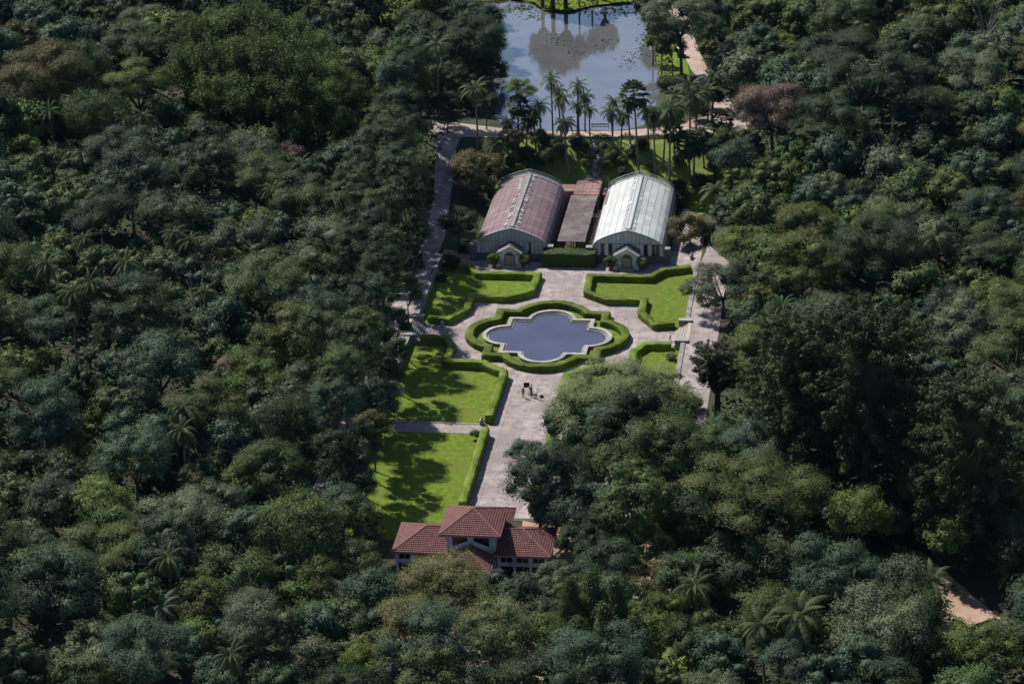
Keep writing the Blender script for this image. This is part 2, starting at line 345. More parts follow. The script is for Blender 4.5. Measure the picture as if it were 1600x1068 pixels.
# ------------------------------------------------------------------ leaf cards
def cards(P, Nn, L, W=0.62, rs=None, jit=0.5):
    """rhombic leaves at P facing Nn, length L (array or number)"""
    rs = rs or rng; n = len(P)
    Nn = Nn + rs.normal(0, jit, (n, 3)); Nn /= np.linalg.norm(Nn, axis=1)[:, None]+1e-9
    a = rs.normal(0, 1, (n, 3)); a -= Nn*(a*Nn).sum(1)[:, None]; a /= np.linalg.norm(a, axis=1)[:, None]+1e-9
    b = np.cross(Nn, a)
    L = (np.ones(n)*L*rs.uniform(0.7, 1.3, n))[:, None]
    fold = Nn*L*0.12
    V = np.stack([P-a*L*0.5-fold, P+b*L*W*0.5, P+a*L*0.5-fold, P-b*L*W*0.5], 1).reshape(-1, 3)
    return V, np.arange(4*n).reshape(n, 4)
def miter(pts, d, closed):
    out = []; n = len(pts)
    for i in range(n):
        p = np.array(pts[i]); 
        a = np.array(pts[i-1]) if (closed or i > 0) else None; b = np.array(pts[(i+1) % n]) if (closed or i < n-1) else None
        ns = []
        for s, e in ((a, p), (p, b)):
            if s is None or e is None: continue
            t = (e-s)/np.linalg.norm(e-s); ns.append(np.array((-t[1], t[0])))
        m = sum(ns); m = m/np.linalg.norm(m); k = 1/max(0.45, m@ns[0]); out.append(p + m*d*k)
    return out
def hedge(name, pts, w, h, mat, label, closed=False, group=None, leaf=0.13, dens=26, z0=0.05, seed=1):
    rs = np.random.default_rng(seed)
    # thin cross section profile: (offset, height)
    prof = [(-w/2, 0), (-w/2*1.02, h*0.33), (-w/2, h*0.66), (-w/2*0.96, h*0.93), (-w/2*0.8, h), (0, h*1.015), (w/2*0.8, h), (w/2*0.96, h*0.93), (w/2, h*0.66), (w/2*1.02, h*0.33), (w/2, 0)]
    lines = [miter(pts, o, closed) for o, _ in prof]
    rows = []; n = len(pts); segs = n if closed else n-1
    for s in range(segs):
        ln = np.linalg.norm(np.array(pts[s])-np.array(pts[(s+1) % n])); k = max(1, int(ln/0.45))
        for i in range(k):
            t = i/k; rows.append([(1-t)*lines[c][s]+t*lines[c][(s+1) % n] for c in range(len(prof))])
    if not closed: rows.append([lines[c][-1] for c in range(len(prof))])
    m = len(prof); V = np.array([[r[c][0], r[c][1], z0+prof[c][1]] for r in rows for c in range(m)]); V0 = V.copy()
    jj = rs.normal(0, 0.045, V.shape); jj[:, 2] *= 0.8; V = V+jj
    # slow waver of the clipped top
    V[:, 2] += (V0[:, 2] > h*0.5)*(0.07*np.sin(V0[:, 0]*0.9+seed)*np.cos(V0[:, 1]*0.7)+0.05*np.sin(V0[:, 0]*2.3+seed)*np.sin(V0[:, 1]*1.9))
    F = []
    R_ = len(rows)
    for i in range(R_ if closed else R_-1):
        for c in range(m-1): F.append((i*m+c, i*m+c+1, ((i+1) % R_)*m+c+1, ((i+1) % R_)*m+c))
    ends = []
    if not closed:
        for r0 in (0, R_-1):
            for c in range(m//2): F.append((r0*m+c, r0*m+c+1, r0*m+m-2-c, r0*m+m-1-c)) if c != m//2-1 else F.append((r0*m+c, r0*m+c+1, r0*m+c+1, r0*m+m-1-c))
    F = np.array([f for f in F if len(set(f)) == 4]); 
    A, B, C_, D_ = (V[F[:, i]] for i in range(4)); nrm = np.cross(C_-A, D_-B); ar = np.linalg.norm(nrm, axis=1)/2; nrm /= (np.linalg.norm(nrm, axis=1)[:, None]+1e-9)
    ctr = V.mean(0)
    # make normals face away from the local centre line
    cl = np.array([[(r[0][0]+r[-1][0])/2, (r[0][1]+r[-1][1])/2, z0+h*0.5] for r in rows])
    mid = (A+B+C_+D_)/4; idx = np.minimum(F[:, 0]//m, R_-1); sgn = np.sign(((mid-cl[idx])*nrm).sum(1)); nrm *= sgn[:, None]
    cnt = rs.poisson(ar*dens); fi = np.repeat(np.arange(len(F)), cnt)
    u, v = rs.uniform(0, 1, (2, len(fi))); u = u[:, None]; v = v[:, None]
    P = (A[fi]*(1-u)+B[fi]*u)*(1-v)+(D_[fi]*(1-u)+C_[fi]*u)*v + nrm[fi]*rs.uniform(-0.02, 0.05, len(fi))[:, None]
    Vc, Fc = cards(P+nrm[fi]*rs.exponential(.035, len(fi))[:, None], nrm[fi], leaf, 0.7, rs, 0.35)
    allV = np.vstack([V, Vc]); allF = np.vstack([F, Fc+len(V)]); pat = lambda Q: 0.5+0.25*np.sin(Q[:, 0]*1.7+seed)*np.cos(Q[:, 1]*1.3)+0.2*np.sin(Q[:, 0]*0.53+Q[:, 1]*0.71+seed*2)
    att = np.clip(np.concatenate([pat(mid)+rs.uniform(-.15, .1, len(F)), pat(P)+rs.uniform(-.35, .35, len(Fc))]), 0, 1)
    o = link(name, np_mesh(name, allV, allF, [mat], False, att), mat)
    return tag(o, label, 'hedge', group)
H1 = 1.1
hi = 0.65
def inner(pts): return pts
TR_A = [(21.6, 29.9), (16.9, 28.1), (15.0, 24.95), (4.55, 24.95), (4.75, 17.8), (8.4, 14.85), (14.75, 15.05), (14.75, 9.5), (17.3, 5.0), (20.6, 5.5)]
BR_A = [(20.6, -2.95), (16.5, -3.25), (14.85, -6.2), (14.95, -12.3), (8.8, -12.65), (5.0, -15.9), (5.2, -32.6)]
GH = 'clipped garden hedges'
hedge('clipped_hedge', TR_A, 1.25, H1, M['hedge'], 'low clipped hedge bordering the lawn right of pool below the white greenhouse', group=GH, seed=11)
hedge('clipped_hedge', mir(TR_A), 1.25, H1, M['hedge'], 'low clipped hedge bordering the shaded lawn below the brown-roofed greenhouse', group=GH, seed=12)
hedge('clipped_hedge', BR_A, 1.25, H1, M['hedge'], 'low clipped hedge right of pool partly hidden by the spreading tree', group=GH, seed=13)
hedge('clipped_hedge', mir(BR_A), 1.25, 1.35, M['hedge'], 'clipped hedge bordering the lawn left of the main path below the pool', group=GH, seed=14)
hedge('clipped_hedge', [(-5.15, -36.8), (-5.15, -48), (-5.1, -61.5)], 1.2, 1.5, M['hedge'], 'straight clipped hedge beside lowest lawn running down towards the house', group=GH, seed=15)
hedge('clipped_hedge', [(5.15, -36.8), (5.15, -48), (5.1, -61.5)], 1.2, 1.5, M['hedge'], 'straight clipped hedge under the dark trees right of the main path', group=GH, seed=16)
ring = lobed(8.9, 6.75, 6.15, 12)
hedge('clipped_hedge', ring, 1.35, 1.05, M['hedge'], 'lobed ring of clipped hedge encircling the ornamental pool', closed=True, group=GH, seed=17)
hedge('tall_hedge', [(-4.5, 32.0), (4.9, 32.0)], 3.0, 2.5, M['hedge_dark'], 'tall dark block hedge standing between the two greenhouse porches', leaf=0.2, dens=30, seed=18)

# ------------------------------------------------------------------ pool
RIN = lobed(8.25, 6.75, 5.5, 12)
sheet('pool_lawn', RIN, M['lawn'], 0.06, flat=True)
pool = empty('ornamental_pool', (0, 0, 0), 0, 'four-lobed ornamental pool with pale stone rim in the middle of the garden', 'pool')
def ringwall(outer, inner_, z0, z1):
    mb = MB(); n = len(outer)
    for i in range(n):
        j = (i+1) % n; a, b, c, d = outer[i], outer[j], inner_[j], inner_[i]
        mb.poly([(*a, z1), (*b, z1), (*c, z1), (*d, z1)]); mb.poly([(*a, z0), (*b, z0), (*b, z1), (*a, z1)]); mb.poly([(*d, z0), (*d, z1), (*c, z1), (*c, z0)]); mb.poly([(*a, z0), (*d, z0), (*c, z0), (*b, z0)])
    return mb
PO, PI_ = lobed(7.1, 6.7, 3.95, 16), lobed(6.45, 6.65, 3.35, 16)
ringwall(PO, PI_, 0.0, 0.5).build('rim_wall', M['stone'], pool)
P1, P2 = lobed(7.2, 6.7, 4.05, 16), lobed(6.55, 6.65, 3.45, 16)
# coping stones, one by one along the rim
n = len(P1); cum = []
for i in range(n):
    j = (i+1) % n; a, b = np.array(P1[i]), np.array(P1[j]); c, d = np.array(P2[j]), np.array(P2[i])
    k = max(1, round(np.linalg.norm(b-a)/1.05))
    for s in range(k):
        g = 0.012/np.linalg.norm(b-a); t0, t1 = s/k+g, (s+1)/k-g
        q = [a+(b-a)*t0, a+(b-a)*t1, d+(c-d)*t1, d+(c-d)*t0]
        mb = MB(); mb.prism([tuple(p) for p in q], 0.502, 0.60+random.uniform(-0.006, 0.006)); mb.build('coping_stone', M['kerbstone'], pool)
ringwall(lobed(6.44, 6.65, 3.34, 16), lobed(6.2, 6.6, 3.1, 16), 0.0, 0.33).build('inner_step', M['stone'], pool)
sheet('pool_water', lobed(6.42, 6.65, 3.32, 16), WATER_POOL, 0.24, flat=True)
mb = MB(); mb.tube([(0.3, 1.2, 0.2), (0.3, 1.2, 0.31)], [0.10, 0.05], 8); mb.build('fountain_nozzle', M['stone'], pool)

# ------------------------------------------------------------------ terrace walls, stairs, plinths
def wall_run(name, x, y0, y1, label, step=2.2):
    w = empty(name, (x, (y0+y1)/2, 0), 0, label, 'wall', 'terrace walls')
    y = y0; me = None
    mb = MB(); mb.box(-0.33, 0.33, y0-(y0+y1)/2, y1-(y0+y1)/2, -0.05, 1.32); mb.build('wall_body', M['stone'], w)
    k = round((y1-y0)/step); ln = (y1-y0)/k
    mb = MB(); mb.box(-0.38, 0.38, -ln/2+0.012, ln/2-0.012, 1.324, 1.47); me = mb.mesh('coping_stone', M['stone'])
    for i in range(k): link('coping_stone', me, M['stone'], w, (random.uniform(-.008, .008), y0+ln*(i+0.5)-(y0+y1)/2, random.uniform(-.006, .006)))
wall_run('terrace_wall', 22.62, 5.6, 30, 'low stone terrace wall beside right promenade above the pool')
wall_run('terrace_wall', 22.62, -56, -3.0, 'low stone terrace wall beside right promenade below the steps')
wall_run('terrace_wall', -22.62, 4.6, 32, 'low stone terrace wall beside the shaded left promenade')
wall_run('terrace_wall', -22.62, -56, -3.4, 'low stone terrace wall under trees left of the lawns')
for sx, y0, y1, lab in ((1, -2.2, 4.9, 'sunlit flight of stone steps right of the pool up to the promenade'), (-1, -2.6, 4.0, 'shaded flight of stone steps left of the pool below the forest')):
    st = empty('garden_steps', (sx*20.9, (y0+y1)/2, 0), 0, lab, 'steps', 'garden steps')
    n = 8; hw = (y1-y0)/2
    for i in range(n):
        x0, x1 = i*0.29, (i+1)*0.29+0.03
        if i == n-1: x1 = 2.55
        mb = MB(); mb.box(min(sx*x0, sx*x1), max(sx*x0, sx*x1), -hw, hw, 0.0, (i+1)*1.34/n)
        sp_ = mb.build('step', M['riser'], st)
        mb = MB(); mb.box(min(sx*(x0-0.03), sx*(x0+0.165 if i < n-1 else x1)), max(sx*(x0-0.03), sx*(x0+0.165 if i < n-1 else x1)), -hw-0.01, hw+0.01, (i+1)*1.34/n+0.002, (i+1)*1.34/n+0.04); mb.build('tread', M['step'], sp_)
for x, y, lab in ((22.3, 5.45, 'pale stone plinth at upper end of the right steps'), (22.3, -2.75, 'pale stone plinth at lower end of the right steps'), (-22.3, 4.55, 'stone plinth at upper end of the left steps'), (-22.3, -3.15, 'stone plinth at lower end of the left steps')):
    e = empty('stone_plinth', (x, y, 0), 0, lab, 'plinth', 'step plinths')
    mb = MB(); mb.box(-1.0, 1.0, -0.42, 0.42, 0.0, 1.55); mb.build('shaft', M['stone'], e)
    mb = MB(); mb.box(-1.1, 1.1, -0.5, 0.5, 1.553, 1.72); mb.build('cap', M['kerbstone'], e)
def lamp_post(u, v, lab):
    p = at(u, v, 0.05); e = empty('garden_post', (p[0], p[1], 0.04), 0, lab, 'post')
    mb = MB(); mb.box(-0.28, 0.28, -0.28, 0.28, 0, 0.75); mb.build('shaft', M['stone'], e)
    mb = MB(); mb.box(-0.34, 0.34, -0.34, 0.34, 0.753, 0.85); mb.build('cap', M['kerbstone'], e)
    mb = MB(); mb.tube([(0, 0, 0.85), (0, 0, 0.92), (0, 0, 1.05), (0, 0, 1.2), (0, 0, 1.3)], [0.10, 0.2, 0.26, 0.2, 0.05], 10); mb.build('finial', M['kerbstone'], e, True)
lamp_post(691, 511, 'small stone post with ball finial by the shaded hedge corner left of pool')
lamp_post(753, 663, 'small stone post at hedge end beside the cross path')
lamp_post(1081, 405, 'small stone post by the corner right of the white greenhouse')
# cross path kerbs
mb = MB(); mb.box(-22.2, -6.0, -33.0, -32.8, 0, 0.14); mb.build('kerb', M['kerbstone'])['kind'] = 'structure'
mb = MB(); mb.box(-22.2, -6.0, -36.4, -36.2, 0, 0.14); mb.build('kerb', M['kerbstone'])['kind'] = 'structure'

# ------------------------------------------------------------------ greenhouses
def glassmat(name, c1, c2, scale, rough, streak=None, trans=0.25):
    """translucent roof sheet with wear running down the slope"""
    m, t, b = nmat(name); N, L = t.nodes, t.links
    tc = N.new('ShaderNodeTexCoord'); geo = N.new('ShaderNodeNewGeometry'); mp = N.new('ShaderNodeMapping'); mp.inputs['Scale'].default_value = (0.35, 3.0, 0.35) if streak else (1, 1, 1)
    L.new(geo.outputs['Position'], mp.inputs['Vector'])
    n = N.new('ShaderNodeTexNoise'); n.inputs['Scale'].default_value = scale; n.inputs['Detail'].default_value = 7; n.inputs['Roughness'].default_value = 0.7; L.new(mp.outputs[0], n.inputs['Vector'])
    r = N.new('ShaderNodeValToRGB'); r.color_ramp.elements[0].position = 0.36; r.color_ramp.elements[1].position = 0.72; r.color_ramp.elements[0].color = (*c1, 1); r.color_ramp.elements[1].color = (*c2, 1); L.new(n.outputs[0], r.inputs[0])
    out = r.outputs[0]
    if streak:
        n2 = N.new('ShaderNodeTexNoise'); n2.inputs['Scale'].default_value = 0.35; n2.inputs['Detail'].default_value = 8; n2.inputs['Roughness'].default_value = 0.75; L.new(mp.outputs[0], n2.inputs['Vector'])
        r2 = N.new('ShaderNodeValToRGB'); r2.color_ramp.elements[0].position = 0.52; r2.color_ramp.elements[1].position = 0.75; L.new(n2.outputs[0], r2.inputs[0])
        mx = N.new('ShaderNodeMix'); mx.data_type = 'RGBA'; L.new(r2.outputs[0], mx.inputs[0]); L.new(out, mx.inputs[6]); mx.inputs[7].default_value = (*streak, 1); out = mx.outputs[2]
    oi = N.new('ShaderNodeObjectInfo'); mr = N.new('ShaderNodeMapRange'); mr.inputs[3].default_value = 0.9; mr.inputs[4].default_value = 1.07; L.new(oi.outputs['Random'], mr.inputs[0])
    hv = N.new('ShaderNodeHueSaturation'); L.new(mr.outputs[0], hv.inputs['Value']); L.new(out, hv.inputs['Color'])
    L.new(hv.outputs[0], b.inputs['Base Color']); b.inputs['Roughness'].default_value = rough
    tr = N.new('ShaderNodeBsdfTranslucent'); L.new(hv.outputs[0], tr.inputs['Color']); ms = N.new('ShaderNodeMixShader'); ms.inputs[0].default_value = trans; L.new(b.outputs[0], ms.inputs[1]); L.new(tr.outputs[0], ms.inputs[2]); L.new(ms.outputs[0], N['Material Output'].inputs['Surface'])
    return m
M['gh_white'] = glassmat('white_roof_sheet', (0.68, 0.70, 0.695), (0.78, 0.80, 0.79), 0.5, 0.6, (0.60, 0.62, 0.60), 0.42)
M['gh_white_old'] = glassmat('white_roof_stained', (0.30, 0.27, 0.26), (0.50, 0.48, 0.46), 0.6, 0.6, (0.2, 0.14, 0.13))
M['gh_mauve'] = glassmat('mauve_roof_sheet', (0.18, 0.112, 0.125), (0.28, 0.195, 0.21), 0.8, 0.75, (0.46, 0.40, 0.41))
M['gh_mauve_pale'] = glassmat('mauve_roof_washed', (0.29, 0.22, 0.225), (0.50, 0.45, 0.45), 0.8, 0.75, (0.58, 0.54, 0.53), 0.4)
M['gh_bounce_floor'] = surf('pale_bounce_floor', (0.5, 0.48, 0.45), (0.65, 0.63, 0.6), 1.0, 0.9, 0.1)  # unseen pale floor, added to bounce light up inside onto the gables
M['gh_frame'] = plain('grey_painted_iron', (0.30, 0.34, 0.38), 0.5)
M['gh_white_frame'] = plain('white_painted_iron', (0.42, 0.43, 0.43), 0.5)
M['gable_glass'] = glassmat('painted_gable_glass', (0.80, 0.79, 0.77), (0.88, 0.86, 0.83), 0.6, 0.35, None, 0.6)
M['gable_dim'] = plain('dim_interior_pane', (0.035, 0.045, 0.03), 0.15, 0, 0.5)  # opaque dark panes: the dim interior behind is put into the colour
M['render'] = surf('porch_render', (0.62, 0.61, 0.57), (0.76, 0.75, 0.70), 0.9, 0.85, 0.1, c3=(0.25, 0.24, 0.2), s3=0.7)
M['tan_door'] = surf('tan_door', (0.30, 0.235, 0.15), (0.40, 0.32, 0.21), 1.5, 0.7, 0.05)
M['slate'] = surf('dark_porch_roof', (0.07, 0.06, 0.06), (0.15, 0.13, 0.125), 2.0, 0.8, 0.1)
M['pot'] = surf('terracotta_pot', (0.2, 0.11, 0.07), (0.3, 0.18, 0.12), 2.0, 0.8, 0.1)
PROF = [(6.35, 2.3), (6.28, 2.9), (6.0, 3.5), (5.45, 4.05), (4.6, 4.55), (3.5, 5.05), (2.3, 5.5), (1.15, 5.85), (0.0, 6.15)]
def greenhouse(x0, label, white, seed):
    rs = random.Random(seed)
    g = empty('greenhouse', (x0, 33.4, 0), 0, label, 'greenhouse', 'greenhouses')
    LEN = 26.8
    fl = MB(); fl.box(-6.1, 6.1, 0.3, LEN-0.3, 0.045, 0.09); fl.build('floor', M['gh_bounce_floor'], g)  # hidden bounce surface added to brighten the interior
    # stone base with corner piers
    b = MB(); b.box(-6.4, 6.4, -0.15, 0.25, 0, 1.3); b.box(-6.4, 6.4, LEN-0.25, LEN+0.15, 0, 1.3); b.box(-6.55, -6.2, 0.25, LEN-0.25, 0, 2.3); b.box(6.2, 6.55, 0.25, LEN-0.25, 0, 2.3)
    b.build('base_wall', M['darkstone'], g)
    for sx in (-1, 1):
        b = MB(); b.box(sx*6.75-0.55, sx*6.75+0.55, -0.5, 0.5, 0, 2.75); pr = b.build('corner_pier', M['darkstone'], g)
        b = MB(); b.box(sx*6.75-0.65, sx*6.75+0.65, -0.6, 0.6, 2.753, 2.92); b.build('pier_cap', M['stone'], pr)
        # masonry courses on the front wall, block by block
    bx = MB(); bx.box(-0.49, 0.49, -0.09, 0.0, 0.015, 0.30); blk = bx.mesh('stone_block', M['darkstone'])
    for r in range(4):
        for i in range(-6, 6):
            x = i+0.5+(0.5 if r % 2 else 0)
            if abs(x) > 5.6 or abs(x) < 2.3: continue
            link('stone_block', blk, M['darkstone'], g, (x, -0.153, 0.02+r*0.31))
    # gables: glazed bays between mullions
    def ztop(x):
        x = abs(x)
        for (xa, za), (xb, zb) in zip(PROF[1:], PROF):
            if xa <= x <= xb: return za+(zb-za)*(x-xa)/(xb-xa)
        return PROF[0][1]
    edges = [-6.2+i*12.4/18 for i in range(19)]
    for gy, fac in ((0.0, 1), (LEN, -1)):
        for i in range(18):
            a, c = edges[i]+0.03, edges[i+1]-0.03; mid = 3.55
            za, zc = ztop(a)-0.12, ztop(c)-0.12
            if za > mid+0.05 and zc > mid+0.05:
                lo = MB(); lo.yprism([(a, 1.3), (c, 1.3), (c, mid-0.04), (a, mid-0.04)], gy-0.03, gy+0.03)
                mt = M['gable_glass']
                if white and fac > 0 and i in (2, 4, 13, 15, 16): mt = M['gable_dim']  # open panes, interior dimness painted as a dark sheet
                if (not white) and fac > 0 and i == 13: mt = M['gable_dim']
                lo.build('gable_pane', mt, g)
                up = MB(); up.yprism([(a, mid+0.04), (c, mid+0.04), (c, zc), (a, za)], gy-0.03, gy+0.03); up.build('gable_pane', M['gable_glass'], g)
            else:
                lo = MB(); lo.yprism([(a, 1.3), (c, 1.3), (c, zc), (a, za)], gy-0.03, gy+0.03); lo.build('gable_pane', M['gable_glass'], g)
        fr = MB()
        for i, e in enumerate(edges): fr.box(e-0.035, e+0.035, gy-0.07, gy+0.07, 1.3, ztop(e)-0.05)
        fr.box(-5.9, 5.9, gy-0.075, gy+0.075, 3.51, 3.59)
        fr.build('gable_frame', M['gh_frame'], g)
        ar = MB(); pts = [(-x, z) for x, z in PROF] + [(x, z) for x, z in reversed(PROF[:-1])]
        yy = gy-0.22*fac
        for (xa, za), (xb, zb) in zip(pts, pts[1:]):
            ar.poly([(xa, yy-0.14, za+0.10), (xb, yy-0.14, zb+0.10), (xb, yy+0.14, zb+0.10), (xa, yy+0.14, za+0.10)])
            ar.poly([(xa, yy-0.14, za-0.2), (xb, yy-0.14, zb-0.2), (xb, yy-0.14, zb+0.10), (xa, yy-0.14, za+0.10)])
            ar.poly([(xa, yy+0.14, za-0.2), (xa, yy+0.14, za+0.10), (xb, yy+0.14, zb+0.10), (xb, yy+0.14, zb-0.2)])
            ar.poly([(xa, yy-0.14, za-0.2), (xa, yy+0.14, za-0.2), (xb, yy+0.14, zb-0.2), (xb, yy-0.14, zb-0.2)])
        ar.build('gable_arch', M['gh_frame'], g)
    # roof: sheets between ribs, row by row
    nl = 12 if white else 10; dy = LEN/nl
    groups = [(0, 2), (2, 3), (3, 4), (4, 5), (5, 6), (6, 7), (7, 8)]
    for sx in (-1, 1):
        for gi, (k0, k1) in enumerate(groups):
            mb = MB()
            pr = [(sx*x, z) for x, z in PROF[k0:k1+1]]
            for (xa, za), (xb, zb) in zip(pr, pr[1:]):
                tx = np.array((xb-xa, zb-za)); nn = np.array((-tx[1], tx[0])); nn /= np.linalg.norm(nn)
                if nn[1] < 0: nn = -nn
                q = nn*0.035
                e = (0.045 if white else 0.02)*tx/np.linalg.norm(tx)
                a0 = np.array((xa, za)); b0 = np.array((xb, zb))
                if (xa, za) == pr[0]: a0 = a0+e
                if (xb, zb) == pr[-1]: b0 = b0-e
                mb.yprism([tuple(a0), tuple(b0), tuple(b0+q), tuple(a0+q)], 0.018, dy-0.018)
            me = mb.mesh('roof_sheet', M['gh_white'])
            for j in range(nl):
                if white:
                    mt = M['gh_white']
                    if sx < 0 and gi <= 1 and j > nl-5 and rs.random() < 0.8: mt = M['gh_mauve']
                    elif gi == 0: mt = M['gh_white_old']
                else:
                    mt = M['gh_mauve']
                    if gi in (0, 6): mt = M['gh_mauve_pale']
                link('roof_sheet', me, mt, g, (0, j*dy, rs.uniform(-0.012, 0.012)))
    rb = MB()
    for j in range(nl+1):
        y = min(max(j*dy, 0.06), LEN-0.06); pts = [(-x, z) for x, z in PROF] + [(x, z) for x, z in reversed(PROF[:-1])]
        rb.tube([(x, y, z-0.06) for x, z in pts], 0.05, 4)
    for k in range(1, 8):
        for sx in (-1, 1): rb.bar((sx*PROF[k][0], 0.1, PROF[k][1]-0.06), (sx*PROF[k][0], LEN-0.1, PROF[k][1]-0.06), 0.04)
    rb.build('roof_ribs', M['gh_frame'], g)
    # ridge vent: walkway boards and raised ventilator flaps along the ridge
    cap = MB(); cap.yprism([(-0.55, 6.05), (0.55, 6.05), (0.42, 6.32), (-0.42, 6.32)], 0.3, LEN-0.3); cap.build('ridge_cap', M['gh_white_frame'] if white else M['gh_mauve_pale'], g)
    vb = MB(); vb.box(-0.34, 0.34, -0.3, 0.3, 0, 0.07); vme = vb.mesh('vent_flap', M['gh_white_frame'])
    for j in range(26):
        for sx in (-1, 1):
            if rs.random() < (0.12 if white else 0.2): continue
            y = 0.7+j*1.01+rs.uniform(-.1, .1)
            x = sx*(0.95 if white else rs.uniform(0.85, 1.15))
            link('vent_flap', vme, M['gh_white_frame'] if white or rs.random() < .55 else M['gh_mauve_pale'], g, (x, y, 6.0-abs(x)*0.1+(0.06 if white else 0.1)), (rs.uniform(-.06, .06), sx*rs.uniform(0.25, 0.5), rs.uniform(-.06, .06)), (rs.uniform(.7, 1.1) if not white else .8, rs.uniform(.7, 1.2), 1))
    rl = MB()
    for sx in (-0.36, 0.36):
        rl.bar((sx, 0.3, 6.5), (sx, LEN-0.3, 6.5), 0.025)
        for j in range(18): rl.bar((sx, 0.5+j*1.53, 6.3), (sx, 0.5+j*1.53, 6.5), 0.02)
    rl.build('ridge_ladder', M['gh_frame'] if white else M['gh_white_frame'], g)
    # guard rail following the back gable
    gr = MB(); pts = [(-x, z) for x, z in PROF[2:]] + [(x, z) for x, z in reversed(PROF[2:-1])]
    for dz in (0.5, 0.95): gr.tube([(x, LEN-0.1, z+dz) for x, z in pts], 0.035, 4)
    for x, z in pts: gr.bar((x, LEN-0.1, z), (x, LEN-0.1, z+0.97), 0.035)
    gr.bar((-0.45, LEN-1.0, 6.2), (-0.45, LEN-1.0, 7.2), 0.04); gr.bar((0.45, LEN-1.0, 6.2), (0.45, LEN-1.0, 7.2), 0.04); gr.bar((-0.45, LEN-1.0, 7.2), (-0.45, LEN-0.1, 7.1), 0.035); gr.bar((0.45, LEN-1.0, 7.2), (0.45, LEN-0.1, 7.1), 0.035)
    gr.build('guard_rail', M['gh_white_frame'], g)
    tb = MB(); tb.box(-0.07, 0.07, -0.1, 0.1, 0, 0.12); tme = tb.mesh('roof_block', M['gh_white_frame'])
    for i in range(22):
        x = 0.5+i*0.235; link('roof_block', tme, M['gh_white_frame'], g, (x, LEN-0.55, ztop(x)+0.04))
    if not white:
        lp = MB(); lp.bar((0.2, -0.25, 5.9), (1.6, -0.25, 4.1), 0.03); lp.build('down_pipe', M['gh_white_frame'], g)
        lp = MB(); lp.box(2.6, 3.1, -0.35, -0.08, 2.0, 3.4); lp.build('service_box', M['gh_white_frame'], g)
    # porch with gabled roof, arched door
    pc = MB()
    arch = [(-0.72, 0), (-0.72, 1.75)] + [(0.72*math.cos(t), 1.75+0.72*math.sin(t)) for t in [math.pi*(1-i/8) for i in range(1, 8)]] + [(0.72, 1.75), (0.72, 0)]
    outer = [(-2.0, 0), (-2.0, 2.55), (0, 3.65), (2.0, 2.55), (2.0, 0)]
    front = outer[:5]
    # front wall with arched opening built as strips
    def zo(x): return 2.55+(2.0-abs(x))*0.55
    xs_ = [-2.0, -1.3, -0.72] + [0.72*math.cos(math.pi*(1-i/8)) for i in range(1, 8)] + [0.72, 1.3, 2.0]
    for xa, xb in zip(xs_, xs_[1:]):
        def zl(x): return 0.0 if abs(x) >= 0.7199 and (abs(xa) > 0.73 or abs(xb) > 0.73) else 1.75+math.sqrt(max(0, 0.72**2-x*x))
        pc.yprism([(xa, zl(xa)), (xb, zl(xb)), (xb, zo(xb)), (xa, zo(xa))], -2.9, -2.6)
    pc.box(-2.0, -1.75, -2.6, -0.2, 0, 2.55); pc.box(1.75, 2.0, -2.6, -0.2, 0, 2.55)
    po = pc.build('porch', M['render'], g)
    lin = MB()
    for i in range(10):
        t0, t1 = math.pi*i/10, math.pi*(i+1)/10
        lin.yprism([(0.74*math.cos(t0), 1.75+0.74*math.sin(t0)), (1.02*math.cos(t0), 1.75+1.02*math.sin(t0)), (1.02*math.cos(t1), 1.75+1.02*math.sin(t1)), (0.74*math.cos(t1), 1.75+0.74*math.sin(t1))], -2.96, -2.85)
    lin.box(-1.02, -0.74, -2.96, -2.85, 0, 1.75); lin.box(0.74, 1.02, -2.96, -2.85, 0, 1.75)
    lin.build('door_arch', M['stone'], po)
    d = MB(); d.box(-0.70, -0.01, -2.72, -2.66, 0.15, 1.95); d.build('door_leaf', M['tan_door'], po); d = MB(); d.box(0.01, 0.70, -2.72, -2.66, 0.15, 1.95); d.build('door_leaf', M['tan_door'], po)
    d = MB(); d.yprism([(-0.70, 1.97), (0.70, 1.97), (0.5, 2.28), (0, 2.45), (-0.5, 2.28)], -2.70, -2.67); d.build('fanlight', M['gable_dim'], po)
    for sx in (-1, 1):
        r = MB(); r.yprism([(sx*2.2, 2.44), (0, 3.66), (0, 3.80), (sx*2.2, 2.58)], -3.05, -0.2); r.build('porch_roof', M['slate'], po)
    r = MB(); r.yprism([(-2.3, 2.40), (-2.3, 2.62), (0, 3.90), (2.3, 2.62), (2.3, 2.40), (0, 3.62)], -3.22, -3.055); r.build('porch_fascia', M['render'], po)
    s = MB(); s.box(-1.4, 1.4, -3.7, -2.905, 0.045, 0.17); s.build('door_step', M['kerbstone'], po)
    return g
greenhouse(-10.2, 'greenhouse with faded mauve-brown arched roof, left of the two', False, 3)
greenhouse(10.35, 'greenhouse with white panelled arched roof, right of the two', True, 5)

